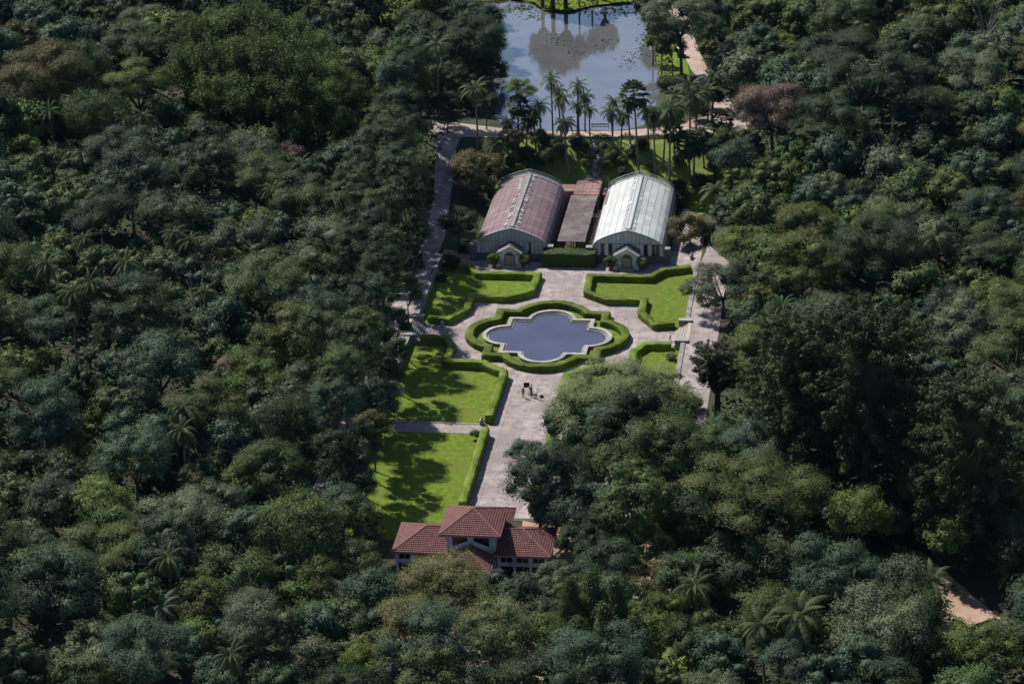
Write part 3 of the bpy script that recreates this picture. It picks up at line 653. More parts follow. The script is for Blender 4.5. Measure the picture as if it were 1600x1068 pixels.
# covered walk between the greenhouses
M['boards'] = surf('weathered_brown_boards', (0.075, 0.055, 0.060), (0.13, 0.100, 0.108), 1.4, 0.85, 0.2, detail=8, c3=(0.19, 0.155, 0.15), s3=0.3)
M['brick'] = surf('brick_paving', (0.19, 0.105, 0.095), (0.30, 0.19, 0.17), 1.2, 0.9, 0.2, detail=8, c3=(0.15, 0.09, 0.085), s3=0.3)
M['timber'] = surf('dark_timber', (0.06, 0.05, 0.045), (0.12, 0.10, 0.09), 2.0, 0.85, 0.2)
cw = empty('covered_walk', (0.25, 34.2, 0), 0, 'long brown slatted roof between the two greenhouses', 'covered walk')
mb = MB(); mb.box(-2.45, 2.45, -0.245, 0.245, 0, 0.06); sl_ = mb.mesh('roof_board', M['boards'])
for i in range(41): link('roof_board', sl_, M['boards'], cw, (random.uniform(-.04, .04), 0.3+i*0.545, 3.42+random.uniform(-.015, .015)), (random.uniform(0.08, 0.16), 0, 0))
for sx in (-2.2, 0, 2.2):
    mb = MB(); mb.box(sx-0.08, sx+0.08, 0, 22.5, 3.2, 3.37); mb.build('beam', M['timber'], cw)
    for j in range(7):
        mb = MB(); mb.box(sx-0.09, sx+0.09, 0.2+j*3.6-0.09, 0.2+j*3.6+0.09, 0, 3.2); mb.build('post', M['timber'], cw)
fr = empty('timber_frame', (3.4, 34.5, 0), 0, 'open timber trellis frame beside the white greenhouse', 'trellis')
for i in range(11):
    mb = MB(); mb.box(-0.35, 0.35, i*1.7-0.05, i*1.7+0.05, 2.5, 2.62); mb.build('rail', M['timber'], fr)
for x in (-0.36, 0.0, 0.36):
    mb = MB(); mb.box(x-0.05, x+0.05, 0, 17.2, 2.4, 2.497); mb.build('beam', M['timber'], fr)
for y in (0.1, 6, 12, 17):
    mb = MB(); mb.box(-0.06, 0.06, y-0.06, y+0.06, 0, 2.39); mb.build('post', M['timber'], fr)
# brick terrace behind
bt = empty('brick_terrace', (0.3, 58, 0), 0, 'raised brick terrace behind the greenhouses at the foot of the cascade', 'terrace')
mb = MB(); mb.box(-2.3, 2.4, 0.3, 9.6, 0, 2.9); mb.build('platform', M['brick'], bt)
mb = MB(); mb.box(-5.6, -2.32, 3.0, 6.5, 0, 2.55); mb.build('platform', M['brick'], bt)
mb = MB(); mb.box(3.0, 6.6, 1.6, 5.2, 0, 2.55); mb.build('platform', M['brick'], bt)
mb = MB(); mb.box(-0.72, 0.72, -0.72, 0.72, 0, 0.05); bp_ = mb.mesh('brick_panel', M['brick'])
for i in range(3):
    for j in range(6): link('brick_panel', bp_, M['brick'], bt, (-1.5+i*1.53, 1.15+j*1.53, 2.903+random.uniform(0, .01)))
for cx_, cy_ in ((-3.96, 4.75), (4.8, 3.4)):
    for i in (-1, 1):
        for j in (-1, 1): link('brick_panel', bp_, M['brick'], bt, (cx_+i*0.8, cy_+j*0.8, 2.553+random.uniform(0, .01)))

# ------------------------------------------------------------------ red-roofed house
def tilemat(name, axis):
    m, t, b = nmat(name); N, L = t.nodes, t.links
    tc = N.new('ShaderNodeTexCoord'); n = N.new('ShaderNodeTexNoise'); n.inputs['Scale'].default_value = 1.3; n.inputs['Detail'].default_value = 8; n.inputs['Roughness'].default_value = .7; L.new(tc.outputs['Object'], n.inputs['Vector'])
    r = N.new('ShaderNodeValToRGB'); e = r.color_ramp.elements; e[0].position = .3; e[1].position = .72; e[0].color = (0.085, 0.030, 0.030, 1); e[1].color = (0.215, 0.078, 0.070, 1); L.new(n.outputs[0], r.inputs[0])
    n2 = N.new('ShaderNodeTexNoise'); n2.inputs['Scale'].default_value = 7; n2.inputs['Detail'].default_value = 2; L.new(tc.outputs['Object'], n2.inputs['Vector'])
    mx = N.new('ShaderNodeMix'); mx.data_type = 'RGBA'; mx.blend_type = 'MULTIPLY'; mx.inputs[0].default_value = .45; L.new(r.outputs[0], mx.inputs[6]); L.new(n2.outputs[0], mx.inputs[7])
    hv = N.new('ShaderNodeHueSaturation'); hv.inputs['Value'].default_value = 1.2; L.new(mx.outputs[2], hv.inputs['Color'])
    L.new(hv.outputs[0], b.inputs['Base Color']); b.inputs['Roughness'].default_value = .8
    return m
M['tile'] = tilemat('clay_roof_tile', 0)
M['ridge_tile'] = surf('ridge_tile', (0.16, 0.07, 0.06), (0.26, 0.13, 0.11), 2.0, 0.8, 0.2)
M['white_wall'] = surf('white_plaster', (0.66, 0.66, 0.68), (0.80, 0.80, 0.81), 0.8, 0.85, 0.08, c3=(0.42, 0.42, 0.43), s3=0.4)
M['window'] = plain('dark_window_glass', (0.012, 0.015, 0.02), 0.12, 0, 0.5)
M['fascia'] = plain('pinkish_fascia', (0.38, 0.26, 0.24), 0.7)
def tiled_face(mbv, e0, e1, t0, t1, up_n, row=0.36, tile=0.30):
    """courses of convex tiles on the slope quad: eave e0->e1, top t0->t1"""
    e0, e1, t0, t1 = [np.array(p, float) for p in (e0, e1, t0, t1)]
    ex = (e1-e0)/np.linalg.norm(e1-e0)
    nrm = np.cross(e1-e0, (t0+t1)/2-(e0+e1)/2); nrm /= np.linalg.norm(nrm)
    if nrm[2] < 0: nrm = -nrm
    H = (t0-e0)-ex*((t0-e0)@ex); hl = np.linalg.norm(H); hx = H/hl; rows = max(1, round(hl/row))
    for i in range(rows):
        f0, f1 = i/rows, (i+1)/rows
        a0, b0 = e0+(t0-e0)*f0, e1+(t1-e1)*f0; a1, b1 = e0+(t0-e0)*f1, e1+(t1-e1)*f1
        # columns aligned to the slope direction
        xa = max((a0-e0)@ex, (a1-e0)@ex) if False else (a0-e0)@ex
        s0, s1 = (a0-e0)@ex, (b0-e0)@ex; u0, u1 = (a1-e0)@ex, (b1-e0)@ex
        k0, k1 = math.ceil(s0/tile-1e-6), math.floor(s1/tile+1e-6)
        cols = [s0] + [k*tile for k in range(k0, k1+1) if s0+0.02 < k*tile < s1-0.02] + [s1]
        fine = []
        for c0, c1 in zip(cols, cols[1:]): fine += [(c0, 0.0), ((c0+c1)/2, 0.06)]
        fine.append((cols[-1], 0.0))
        base0 = e0+hx*hl*f0; base1 = e0+hx*hl*f1
        b = len(mbv.v)
        for c, h in fine: mbv.v.append(tuple(base0+ex*c+nrm*(h+0.10)))
        for c, h in fine: mbv.v.append(tuple(base1+ex*min(max(c, u0), u1)+nrm*h))
        for c, h in fine: mbv.v.append(tuple(base0+ex*c+nrm*(-0.05)))
        m = len(fine)
        for k in range(m-1):
            mbv.f.append((b+k, b+k+1, b+m+k+1, b+m+k)); mbv.f.append((b+2*m+k, b+2*m+k+1, b+k+1, b+k))
def hip_roof(parent, x0, x1, y0, y1, ze, zr, ridge, name='roof', open_side=None, over=0.0):
    """ridge = (xa, ya, xb, yb) end points at zr"""
    xa, ya, xb, yb = ridge
    A, B, C_, D_ = (x0, y0, ze), (x1, y0, ze), (x1, y1, ze), (x0, y1, ze); P, Q = (xa, ya, zr), (xb, yb, zr)
    if abs(xa-xb) >= abs(ya-yb): faces = [('S', A, B, P, Q), ('N', C_, D_, Q, P), ('W', D_, A, P, P), ('E', B, C_, Q, Q)]
    else: faces = [('S', A, B, P, P), ('N', C_, D_, Q, Q), ('W', D_, A, Q, P), ('E', B, C_, P, Q)]
    mb = MB(); 
    und = MB(); und.poly([A, B, C_, D_])
    for nm, a, b, t0, t1 in faces:
        if open_side and nm in open_side and False: continue
        tiled_face(mb, a, b, t0, t1, None)
    me = bpy.data.meshes.new(name); me.from_pydata(mb.v, [], mb.f); me.materials.append(M['tile'])
    r = link(name, me, M['tile'], parent)
    und.build('soffit', M['white_wall'], r)
    hp = MB()
    for a, t in ((A, P), (B, Q if abs(xa-xb) >= abs(ya-yb) else P), (C_, Q), (D_, P if abs(xa-xb) >= abs(ya-yb) else Q)):
        a = np.array(a); t = np.array(t); hp.tube([a+(0, 0, .06), t+(0, 0, .08)], 0.11, 6)
    hp.tube([np.array(P)+(0, 0, .08), np.array(Q)+(0.001, 0.001, .08)], 0.12, 6)
    hp.build('ridge_tiles', M['ridge_tile'], r)
    fs = MB(); fs.box(x0-0.03, x1+0.03, y0-0.05, y0-0.005, ze-0.2, ze+0.0); fs.box(x0-0.03, x1+0.03, y1+0.005, y1+0.05, ze-0.2, ze+0.0); fs.box(x0-0.05, x0-0.005, y0, y1, ze-0.2, ze+0.0); fs.box(x1+0.005, x1+0.05, y0, y1, ze-0.2, ze+0.0)
    fs.build('fascia', M['fascia'], r)
    return r
hs = empty('house', (-0.9, -77.7, 0), 0, 'red-tiled house with raised central roof and two low wings at the garden entrance', 'house')
ZE, ZR = 4.05, 5.95
ZF, ZFR = 3.55, 5.2
def wing(sx, x0, x1):
    w = MB(); w.box(x0+0.6, x1-0.6 if sx < 0 else x1-0.6, -3.6, 3.6, 0, ZE-0.02); b = w.build('wall', M['white_wall'], hs)
    # windows on the front: each with frame, over a dark lower opening
    n = 3; span = (x1-x0-1.2)/n
    for i in range(n):
        a = x0+0.6+span*i+0.32; c = x0+0.6+span*(i+1)-0.32
        p = MB(); p.box(a, c, -3.66, -3.62, 2.75, 3.75); pn = p.build('window', M['window'], b)
        f = MB(); f.box(a-.08, c+.08, -3.70, -3.61, 2.64, 2.747); f.box(a-.08, c+.08, -3.70, -3.61, 3.753, 3.84); f.box(a-.08, a-.003, -3.70, -3.61, 2.75, 3.75); f.box(c+.003, c+.08, -3.70, -3.61, 2.75, 3.75); f.box((a+c)/2-.03, (a+c)/2+.03, -3.69, -3.667, 2.75, 3.75); f.build('frame', M['white_wall'], pn)
        p = MB(); p.box(a-.1, c+.1, -3.66, -3.62, 0.3, 2.1); p.build('door', M['window'], b)
    for i in range(n+1):
        p = MB(); xx = x0+0.6+span*i; p.box(xx-0.14, xx+0.14, -3.95, -3.67, 0, ZE-0.1); p.build('pillar', M['white_wall'], hs)
    # end windows
    xe = x0+0.6 if sx < 0 else x1-0.6
    for yy in (-1.8, 1.2):
        p = MB(); p.box(min(xe, xe+sx*.05), max(xe, xe+sx*.05), yy-0.7, yy+0.7, 1.2, 2.9); p.build('window', M['window'], b)
    hip_roof(hs, x0, x1, -4.25, 4.25, ZE, ZR, ((x0+4.25, 0, x1-0.01, 0) if sx < 0 else (x0+0.01, 0, x1-4.25, 0)))
wing(-1, -10.95, -3.2); wing(1, 3.2, 11.05)
tw = MB(); tw.box(-3.45, 3.45, -3.45, 3.45, 0, 6.95); tb_ = tw.build('tower_wall', M['white_wall'], hs)
hip_roof(hs, -4.25, 4.25, -4.3, 4.3, 6.98, 8.95, (0, -0.02, 0, 0.02), 'tower_roof')
for sx in (-1, 1):
    # raking clerestory windows above the front roof
    q = [(sx*0.45, 5.75), (sx*2.55, 4.95), (sx*2.55, 6.6), (sx*0.45, 6.6)]
    p = MB(); p.yprism(q, -3.50, -3.462); pn = p.build('window', M['window'], tb_)
    f = MB(); f.yprism([(sx*0.2, 5.52), (sx*3.0, 4.42), (sx*3.0, 4.75), (sx*0.2, 5.80)], -3.62, -3.505); f.build('frame', M['white_wall'], pn)
    p = MB(); p.box(sx*3.25-0.16, sx*3.25+0.16, -3.75, -3.46, 3.9, 6.94); p.build('pillar', M['white_wall'], tb_)
    p = MB(); p.box(min(sx*3.46, sx*3.50), max(sx*3.46, sx*3.50), -2.4, 2.4, 6.15, 6.75); p.build('window', M['window'], tb_)
hip_roof(hs, -3.35, 3.35, -8.6, -2.0, ZF, ZFR, (0, -5.35, 0, -2.05), 'porch_roof')
p = MB(); p.box(-2.7, 2.7, -7.8, -3.5, 0, ZF-0.02); p.build('porch_wall', M['white_wall'], hs)
hip_roof(hs, -3.9, 4.75, 2.6, 8.2, 4.9, 6.15, (-1.1, 5.4, 1.95, 5.4), 'porch_roof')
p = MB(); p.box(-3.2, 4.0, 3.5, 7.4, 0, 4.88); p.build('porch_wall', M['white_wall'], hs)

# ------------------------------------------------------------------ vegetation: crown, trunk and palm meshes (shared between trees)
def ico(sub=1):
    bm = bmesh.new(); bmesh.ops.create_icosphere(bm, subdivisions=sub, radius=1.0)
    bm.verts.ensure_lookup_table(); V = np.array([v.co[:] for v in bm.verts]); F = np.array([[v.index for v in f.verts] for f in bm.faces]); bm.free()
    return V, np.hstack([F, F[:, 2:3]])
ICOV, ICOF = ico(2)
ICO1V, ICO1F = ico(1)
def unit(a): return a/(np.linalg.norm(a, axis=-1, keepdims=True)+1e-9)
def finish_tris(V, F, att, name, mat=None):
    """quads plus degenerate-quad triangles into one mesh"""
    tri = F[:, 2] == F[:, 3]
    Q, T = F[~tri], F[tri][:, :3]
    me = bpy.data.meshes.new(name); V = np.ascontiguousarray(V, np.float32)
    me.vertices.add(len(V)); me.vertices.foreach_set('co', V.ravel())
    loops = np.concatenate([T.ravel(), Q.ravel()]).astype(np.int32); me.loops.add(len(loops)); me.loops.foreach_set('vertex_index', loops)
    st = np.concatenate([np.arange(len(T))*3, len(T)*3+np.arange(len(Q))*4]).astype(np.int32)
    me.polygons.add(len(st)); me.polygons.foreach_set('loop_start', st); me.update(calc_edges=True)
    a = me.attributes.new('v', 'FLOAT', 'FACE'); a.data.foreach_set('value', np.concatenate([att[tri], att[~tri]]).astype(np.float32))
    if mat: me.materials.append(mat)
    return me
def crown_arrays(rs, R, flat=0.75, nl=14, lobe=(0.30, 0.45), clumps=32, per=20, leaf=0.25, core=0.62, zmin=-0.5, droop=0.0, jit=0.22, spread=0.62, clump_r=0.13, up=0.35, layered=False, sr=(0.8, 1.12)):
    Vs, Fs, As = [], [], []; nv = 0
    # lobe centres over a squashed dome
    C_ = []; rad = []
    tries = 0
    while len(C_) < nl and tries < 3000:
        tries += 1
        d = unit(rs.normal(0, 1, 3))
        if d[2] < zmin: continue
        r = R*rs.uniform(*lobe)*(1.0 if d[2] > 0 else 0.85); k = spread*rs.uniform(*sr)
        c = d*R*k*np.array([1, 1, flat]); 
        if layered: c[2] = R*flat*rs.choice([0.05, 0.40, 0.80])*rs.uniform(.85, 1.15)*(1.1-(c[0]**2+c[1]**2)/(R*R)*0.9); 
        if any(np.linalg.norm(c-c2) < 0.55*(r+r2)*0.8 for c2, r2 in zip(C_, rad)): continue
        C_.append(c); rad.append(r)
    C_ = np.array(C_); rad = np.array(rad)
    squash = np.array([1, 1, 0.42 if layered else 0.85])
    for c, r in zip(C_, rad):
        w = rs.uniform(0, 0.35)     # each bough has its own tone
        if core:
            V = ICO1V*r*core*squash*(1+rs.normal(0, .08, (len(ICO1V), 1)))+c; Vs.append(V); Fs.append(ICO1F+nv); nv += len(V); As.append(rs.uniform(0.15, 0.45, len(ICO1F)))
        n = int(clumps*(r/(R*0.37))**2)
        d = unit(rs.normal(0, 1, (n*3, 3)) + unit(c+[0, 0, R*0.3])*0.75 + [0, 0, up*0.8])[:n*2]
        p = c + d*squash*r*rs.uniform(0.82, 1.10, (len(d), 1))
        dist = np.linalg.norm((p[:, None]-C_[None])/squash, axis=2)/rad[None]
        p = p[dist.min(1) > 0.72][:n]; 
        if len(p) == 0: continue
        nrm = unit((p-c)/squash)
        m = len(p); k = per; cr = (R*clump_r*rs.uniform(0.7, 1.35, m))[:, None, None]
        off = rs.normal(0, 1, (m, k, 3))*cr*0.55*np.array([1, 1, 0.6 if not droop else 1.0])
        if droop: off[:, :, 2] -= droop*cr[:, :, 0]*rs.uniform(0, 1, (m, k))
        P = (p[:, None]+off).reshape(-1, 3); N_ = unit((nrm*0.8+np.array([0, 0, up]))[:, None]+off/cr*0.45).reshape(-1, 3)
        V, F = cards(P, N_, leaf, 0.6, rs, jit); Vs.append(V); Fs.append(F+nv); nv += len(V)
        tone = rs.uniform(0.0, 0.5, (m, 1))
        As.append(np.clip(w+tone+rs.uniform(0, .25, (m, k)), 0, 1).ravel())
    return np.vstack(Vs), np.vstack(Fs), np.concatenate(As), C_, rad
def trunk_mesh(rs, h, C_, rad, r0, name, limbs=9, mat='bark'):
    """trunk from the ground (z=-h) to the crown with limbs to the boughs; local origin is the crown centre"""
    mb = MB(); fork = -h*rs.uniform(0.30, 0.5); lean = rs.normal(0, 0.05, 2)*h
    mb.tube([(-lean[0], -lean[1], -h-0.4), (-lean[0]*.7, -lean[1]*.7, -h*0.8), (0, 0, fork)], [r0*1.35, r0, r0*0.8], 8)
    order = rs.permutation(len(C_))[:limbs]
    for i in order:
        c = C_[i]; m = np.array([c[0]*0.45, c[1]*0.45, fork*0.55+c[2]*0.45]) + rs.normal(0, 0.06, 3)*h*0.3
        mb.tube([(0, 0, fork-0.1), m, c*0.97, c+(unit(c)+[0, 0, .2])*rad[i]*0.7], [r0*0.62, r0*0.4, r0*0.22, r0*0.07], 5)
        for _ in range(2):
            d = unit(rs.normal(0, 1, 3)+[0, 0, .4]); mb.tube([m*0.4+c*0.6, c+d*rad[i]*0.9], [r0*0.2, r0*0.05], 4)
    return mb.mesh(name, M[mat], True)
CROWNS = {}
def make_kind(kind, nvar, sizes, **kw):
    hk = kw.pop('hk', 1.5); r0k = kw.pop('r0', 0.05); bark = kw.pop('bark', 'bark')
    for R in sizes:
        for i in range(nvar):
            rs = np.random.default_rng(abs(hash((kind, R, i))) % (2**31) if False else (sum(map(ord, kind))*131+int(R*10)*17+i*7919))
            k2 = dict(kw); k2['clumps'] = int(kw.get('clumps', 26)*max(0.55, (R/5.0)**0.9)); k2['clump_r'] = kw.get('clump_r', 0.13)*(5.0/R)**0.55
            V, F, A, C_, rad = crown_arrays(rs, R, **k2)
            me = finish_tris(V, F, A, 'crown', M['leaf_mid'])
            tm = trunk_mesh(rs, R*hk, C_, rad, R*r0k, 'trunk', mat=bark, limbs=7 if kind != 'open' else 12)
            CROWNS.setdefault(kind, []).append((R, me, tm, R*hk))
make_kind('round', 4, (2.8, 4.4, 6.4), nl=14, hk=1.4, flat=0.85, lobe=(0.29, 0.46), spread=0.66)
make_kind('layer', 2, (4.4, 6.4), nl=20, hk=1.3, flat=0.75, lobe=(0.2, 0.34), spread=0.72, layered=True, up=0.9, leaf=0.23, clumps=60, core=0.5, zmin=-0.1)
make_kind('tall', 3, (3.0, 4.4), flat=1.25, nl=20, spread=0.7, lobe=(0.26, 0.38), hk=2.0)
make_kind('umbrella', 2, (5.0, 7.5, 11.0), flat=0.55, nl=26, lobe=(0.19, 0.31), layered=True, hk=1.2, leaf=0.24, per=16, clumps=60, core=0.66, spread=0.78, up=0.9, zmin=0.0)
make_kind('feathery', 2, (4.0, 6.5, 9.0), flat=0.8, nl=22, lobe=(0.24, 0.36), core=0.5, droop=1.4, leaf=0.24, per=26, clumps=34, hk=1.3, jit=0.4)
make_kind('open', 2, (4.0, 6.5), flat=0.75, nl=26, lobe=(0.18, 0.28), core=0.0, leaf=0.27, per=20, clumps=90, hk=1.25, spread=0.8, r0=0.045, clump_r=0.10)
make_kind('bush', 3, (1.6, 2.6), flat=0.8, nl=10, lobe=(0.36, 0.5), core=0.78, leaf=0.19, per=16, clumps=44, hk=0.95, zmin=-0.6)
make_kind('big', 1, (6.5, 9.0, 11.5), flat=0.70, nl=62, lobe=(0.17, 0.26), hk=1.1, spread=0.8, clumps=75, per=17, core=0.6, sr=(0.45, 1.1), zmin=-0.35)
def frond_arrays(rs, length, arch, nleaf=18, lw=0.75, droop=0.6, lwid=0.10):
    """one feather frond along +x, curving down; rachis plus leaflets"""
    Vs, Fs = [], []; nv = 0
    ts = np.linspace(0, 1, nleaf+1); ang = arch[0]+(arch[1]-arch[0])*ts**1.2
    pts = np.zeros((nleaf+1, 3)); seg = length/nleaf
    for i in range(1, nleaf+1): pts[i] = pts[i-1]+np.array([math.cos(ang[i]), 0, math.sin(ang[i])])*seg
    w = 0.05
    V = np.vstack([pts+[0, w, 0], pts-[0, w, 0]]); n1 = nleaf+1
    Vs.append(V); Fs.append(np.array([[i, i+1, n1+i+1, n1+i] for i in range(nleaf)])); nv += len(V)
    for i in range(2, nleaf+1):
        t = i/nleaf; ll = lw*(math.sin(math.pi*min(1, 0.18+t*0.86))**0.7)*length/3.2
        d = np.array([math.cos(ang[i]), 0, math.sin(ang[i])])
        for s in (-1, 1):
            tip = pts[i]+d*ll*0.45+np.array([0, s*ll*0.75, 0])+np.array([0, 0, -droop*ll*rs.uniform(0.6, 1.1)+0.12*ll])
            midp = pts[i]*0.5+tip*0.5+np.array([0, 0, 0.16*ll])
            a = pts[i]-d*lwid*length/3.2; b = pts[i]+d*lwid*length/3.2
            Vs.append(np.array([a, b, midp+d*lwid*length/3.2*1.1, midp-d*lwid*length/3.2*1.1, tip+d*.02, tip-d*.02])); Fs.append(np.array([[0, 1, 2, 3], [3, 2, 4, 5]])+nv); nv += 6
    return np.vstack(Vs), np.vstack(Fs)
def rotz(V, a): c, s = math.cos(a), math.sin(a); return V@np.array([[c, s, 0], [-s, c, 0], [0, 0, 1]])
def palm_crown(seed, length=3.2, n=20, droop=0.6, lo=-0.5, nleaf=16, hi=1.25, dead=3):
    rs = np.random.default_rng(seed); Vs, Fs, As = [], [], []; nv = 0
    for i in range(n):
        t = i/(n-1); a0 = hi-(hi-lo)*t**0.9+rs.normal(0, .08); a1 = a0-rs.uniform(1.2, 1.9)*(0.75 if t < .25 else 1)
        V, F = frond_arrays(rs, length*rs.uniform(.78, 1.12)*(0.85 if t < .15 else 1), (a0, a1-rs.uniform(0, .5)), nleaf, 0.55, droop, 0.045)
        V = rotz(V, i*2.39996+rs.normal(0, .15)); Vs.append(V); Fs.append(F+nv); nv += len(V); As.append(rs.uniform(0, 1, len(F))*0.5+rs.uniform(0.1, .5))
    V = ICO1V*np.array([.22, .22, .6])+[0, 0, -.2]; Vs.append(V); Fs.append(ICO1F+nv); As.append(np.full(len(ICO1F), .6))
    return finish_tris(np.vstack(Vs), np.vstack(Fs), np.concatenate(As), 'fronds', M['leaf_palm'])
def fan_crown(seed, R=1.9, n=34):
    rs = np.random.default_rng(seed); Vs, Fs, As = [], [], []; nv = 0
    for i in range(n):
        el = 1.3-2.3*(i/(n-1)); az = i*2.39996; d = np.array([math.cos(el)*math.cos(az), math.cos(el)*math.sin(az), math.sin(el)])
        c = d*R*0.62; side = unit(np.cross(d, [0, 0, 1.])+1e-6); upv = np.cross(side, d)
        k = 9; b = nv; pts = [c*0.1, c]
        for j in range(k):
            a = -1.5+3.0*j/(k-1); tip = c+(d*math.cos(a)+side*math.sin(a))*R*0.5+np.array([0, 0, -0.22*R*rs.uniform(.3, 1.2)])+upv*0.05*R
            wv = (-d*math.sin(a)+side*math.cos(a))*0.09*R; m = c*0.5+tip*0.5+upv*.05*R
            V = np.array([c, m-wv, tip, m+wv]); Vs.append(V); Fs.append(np.array([[0, 1, 2, 3]])+nv); nv += 4; As.append([rs.uniform(0, 1)])
        V = np.array([side*.03, c+side*.03, c-side*.03, -side*.03]); Vs.append(V); Fs.append(np.array([[0, 1, 2, 3]])+nv); nv += 4; As.append([.7])
    return finish_tris(np.vstack(Vs), np.vstack(Fs), np.concatenate(As), 'fronds', M['leaf_palm'])
PALMS = {'feather': [palm_crown(s, 3.4, 28, 0.75, -0.6, 22) for s in (1, 2, 3)], 'royal': [palm_crown(s, 3.7, 22, 0.5, -0.45, 24) for s in (4, 5)], 'queen': [palm_crown(s, 3.3, 30, 1.1, -0.9, 22) for s in (6, 7, 8)], 'fan': [fan_crown(s) for s in (9, 10)], 'cycad': [palm_crown(11, 4.6, 22, 0.45, 0.1, 28)]}
mb = MB(); mb.tube([(0, 0, -0.03), (0, 0, 0.06), (0.004, 0, 0.5), (0, 0, 1.0)], [1.5, 1.05, 0.9, 0.75], 8); PALM_TRUNK = mb.mesh('trunk', M['bark_palm'], True)

def bunya_arrays(seed, H=24.0, R=8.5, base=0.16):
    """dome-topped conifer: whorls of long bare limbs ending in dense tufts"""
    rs = np.random.default_rng(seed); Vs, Fs, As = [], [], []; nv = 0; br = MB()
    br.tube([(0, 0, -0.5), (0, 0, H*0.5), (0, 0, H*0.97)], [0.62, 0.42, 0.10], 8)
    z = H*base; ring_ = 0
    while z < H*0.985:
        t = (z/H-base)/(1-base)
        env = R*(0.62+0.38*math.sin(min(1, t/0.5)*math.pi/2)) if t < 0.5 else R*math.sqrt(max(0.02, 1-((t-0.5)/0.5)**2.3))
        nb = 8 if t < .8 else 7
        for k in range(nb):
            if t < .35 and rs.random() < .3: continue
            az = ring_*0.7+k*2*math.pi/nb+rs.normal(0, .16); L = env*rs.uniform(.8, 1.08); dr = (0.10-0.75*(1-t)) if t < .75 else 0.25
            p = []
            for s in np.linspace(0, 1, 6): p.append(np.array([math.cos(az)*L*s, math.sin(az)*L*s, z+dr*L*s*(0.6+.4*s)+0.14*L*s*s*s]))
            br.tube([p[0], p[2], p[4], p[5]], [0.07, .05, .035, .02], 4)
            s0 = 0.5 if t < .35 else 0.12
            m = int(4+L*(1-s0)*1.9); tone = rs.uniform(0, .45)
            for s in s0+(1.02-s0)*rs.uniform(0, 1, m)**0.6:
                i = min(4, int(s*5)); q = p[i]+(p[i+1]-p[i])*(s*5-i)+rs.normal(0, .18, 3); cr = rs.uniform(.5, .75)
                kk = 26; d = unit(rs.normal(0, 1, (kk, 3))+[0, 0, .35]); P = q+d*cr*np.array([1, 1, .75])*rs.uniform(.6, 1.05, (kk, 1))+[0, 0, .15]
                V, F = cards(P, unit(d+[0, 0, .3]), 0.38, 0.5, rs, .3); Vs.append(V); Fs.append(F+nv); nv += len(V); As.append(np.clip(tone+rs.uniform(0, .2)+rs.uniform(0, .35, kk), 0, 1))
        z += H*0.036*rs.uniform(.85, 1.15); ring_ += 1
    V = ICOV*np.array([R*.42, R*.42, H*.30])*(1+rs.normal(0, .05, (len(ICOV), 1)))+[0, 0, H*.62]; Vs.append(V); Fs.append(ICOF+nv); As.append(np.full(len(ICOF), .25))
    return finish_tris(np.vstack(Vs), np.vstack(Fs), np.concatenate(As), 'crown', M['leaf_conifer']), br.mesh('trunk', M['bark'], True)
BUNYA = [bunya_arrays(1), bunya_arrays(2, 24, 7.2), bunya_arrays(3, 15, 4.6, 0.60)]
def cypress_arrays(seed, H=13, R=2.0):
    rs = np.random.default_rng(seed); Vs, Fs, As = [], [], []; nv = 0
    n = 620; t = rs.uniform(0.08, 1, n)**0.85
    for s in t:
        az = rs.uniform(0, 6.283); r = R*(1-s)**0.55*(0.55+.45*min(1, s*5))*(0.72+0.38*math.sin(az*3+s*9)*math.cos(s*17+az)); q = np.array([math.cos(az)*r, math.sin(az)*r, s*H]); k = 9
        off = rs.normal(0, 1, (k, 3))*np.array([.30, .30, .38]); V, F = cards(q+off, unit(np.array([math.cos(az), math.sin(az), .5])+off), .34, .45, rs, .6)
        Vs.append(V); Fs.append(F+nv); nv += len(V); As.append(np.clip(rs.uniform(0, .5)+rs.uniform(0, .5, k), 0, 1))
    V = ICOV*np.array([R*.55, R*.55, H*.42])+[0, 0, H*.47]; Vs.append(V); Fs.append(ICOF+nv); As.append(np.full(len(ICOF), .3))
    mb = MB(); mb.tube([(0, 0, -.4), (0, 0, H*.5), (0, 0, H*.95)], [.22, .15, .04], 7)
    return finish_tris(np.vstack(Vs), np.vstack(Fs), np.concatenate(As), 'crown', M['leaf_dark']), mb.mesh('trunk', M['bark'], True)
CYP = [cypress_arrays(1, 13, 3.4), cypress_arrays(2, 13, 3.8)]
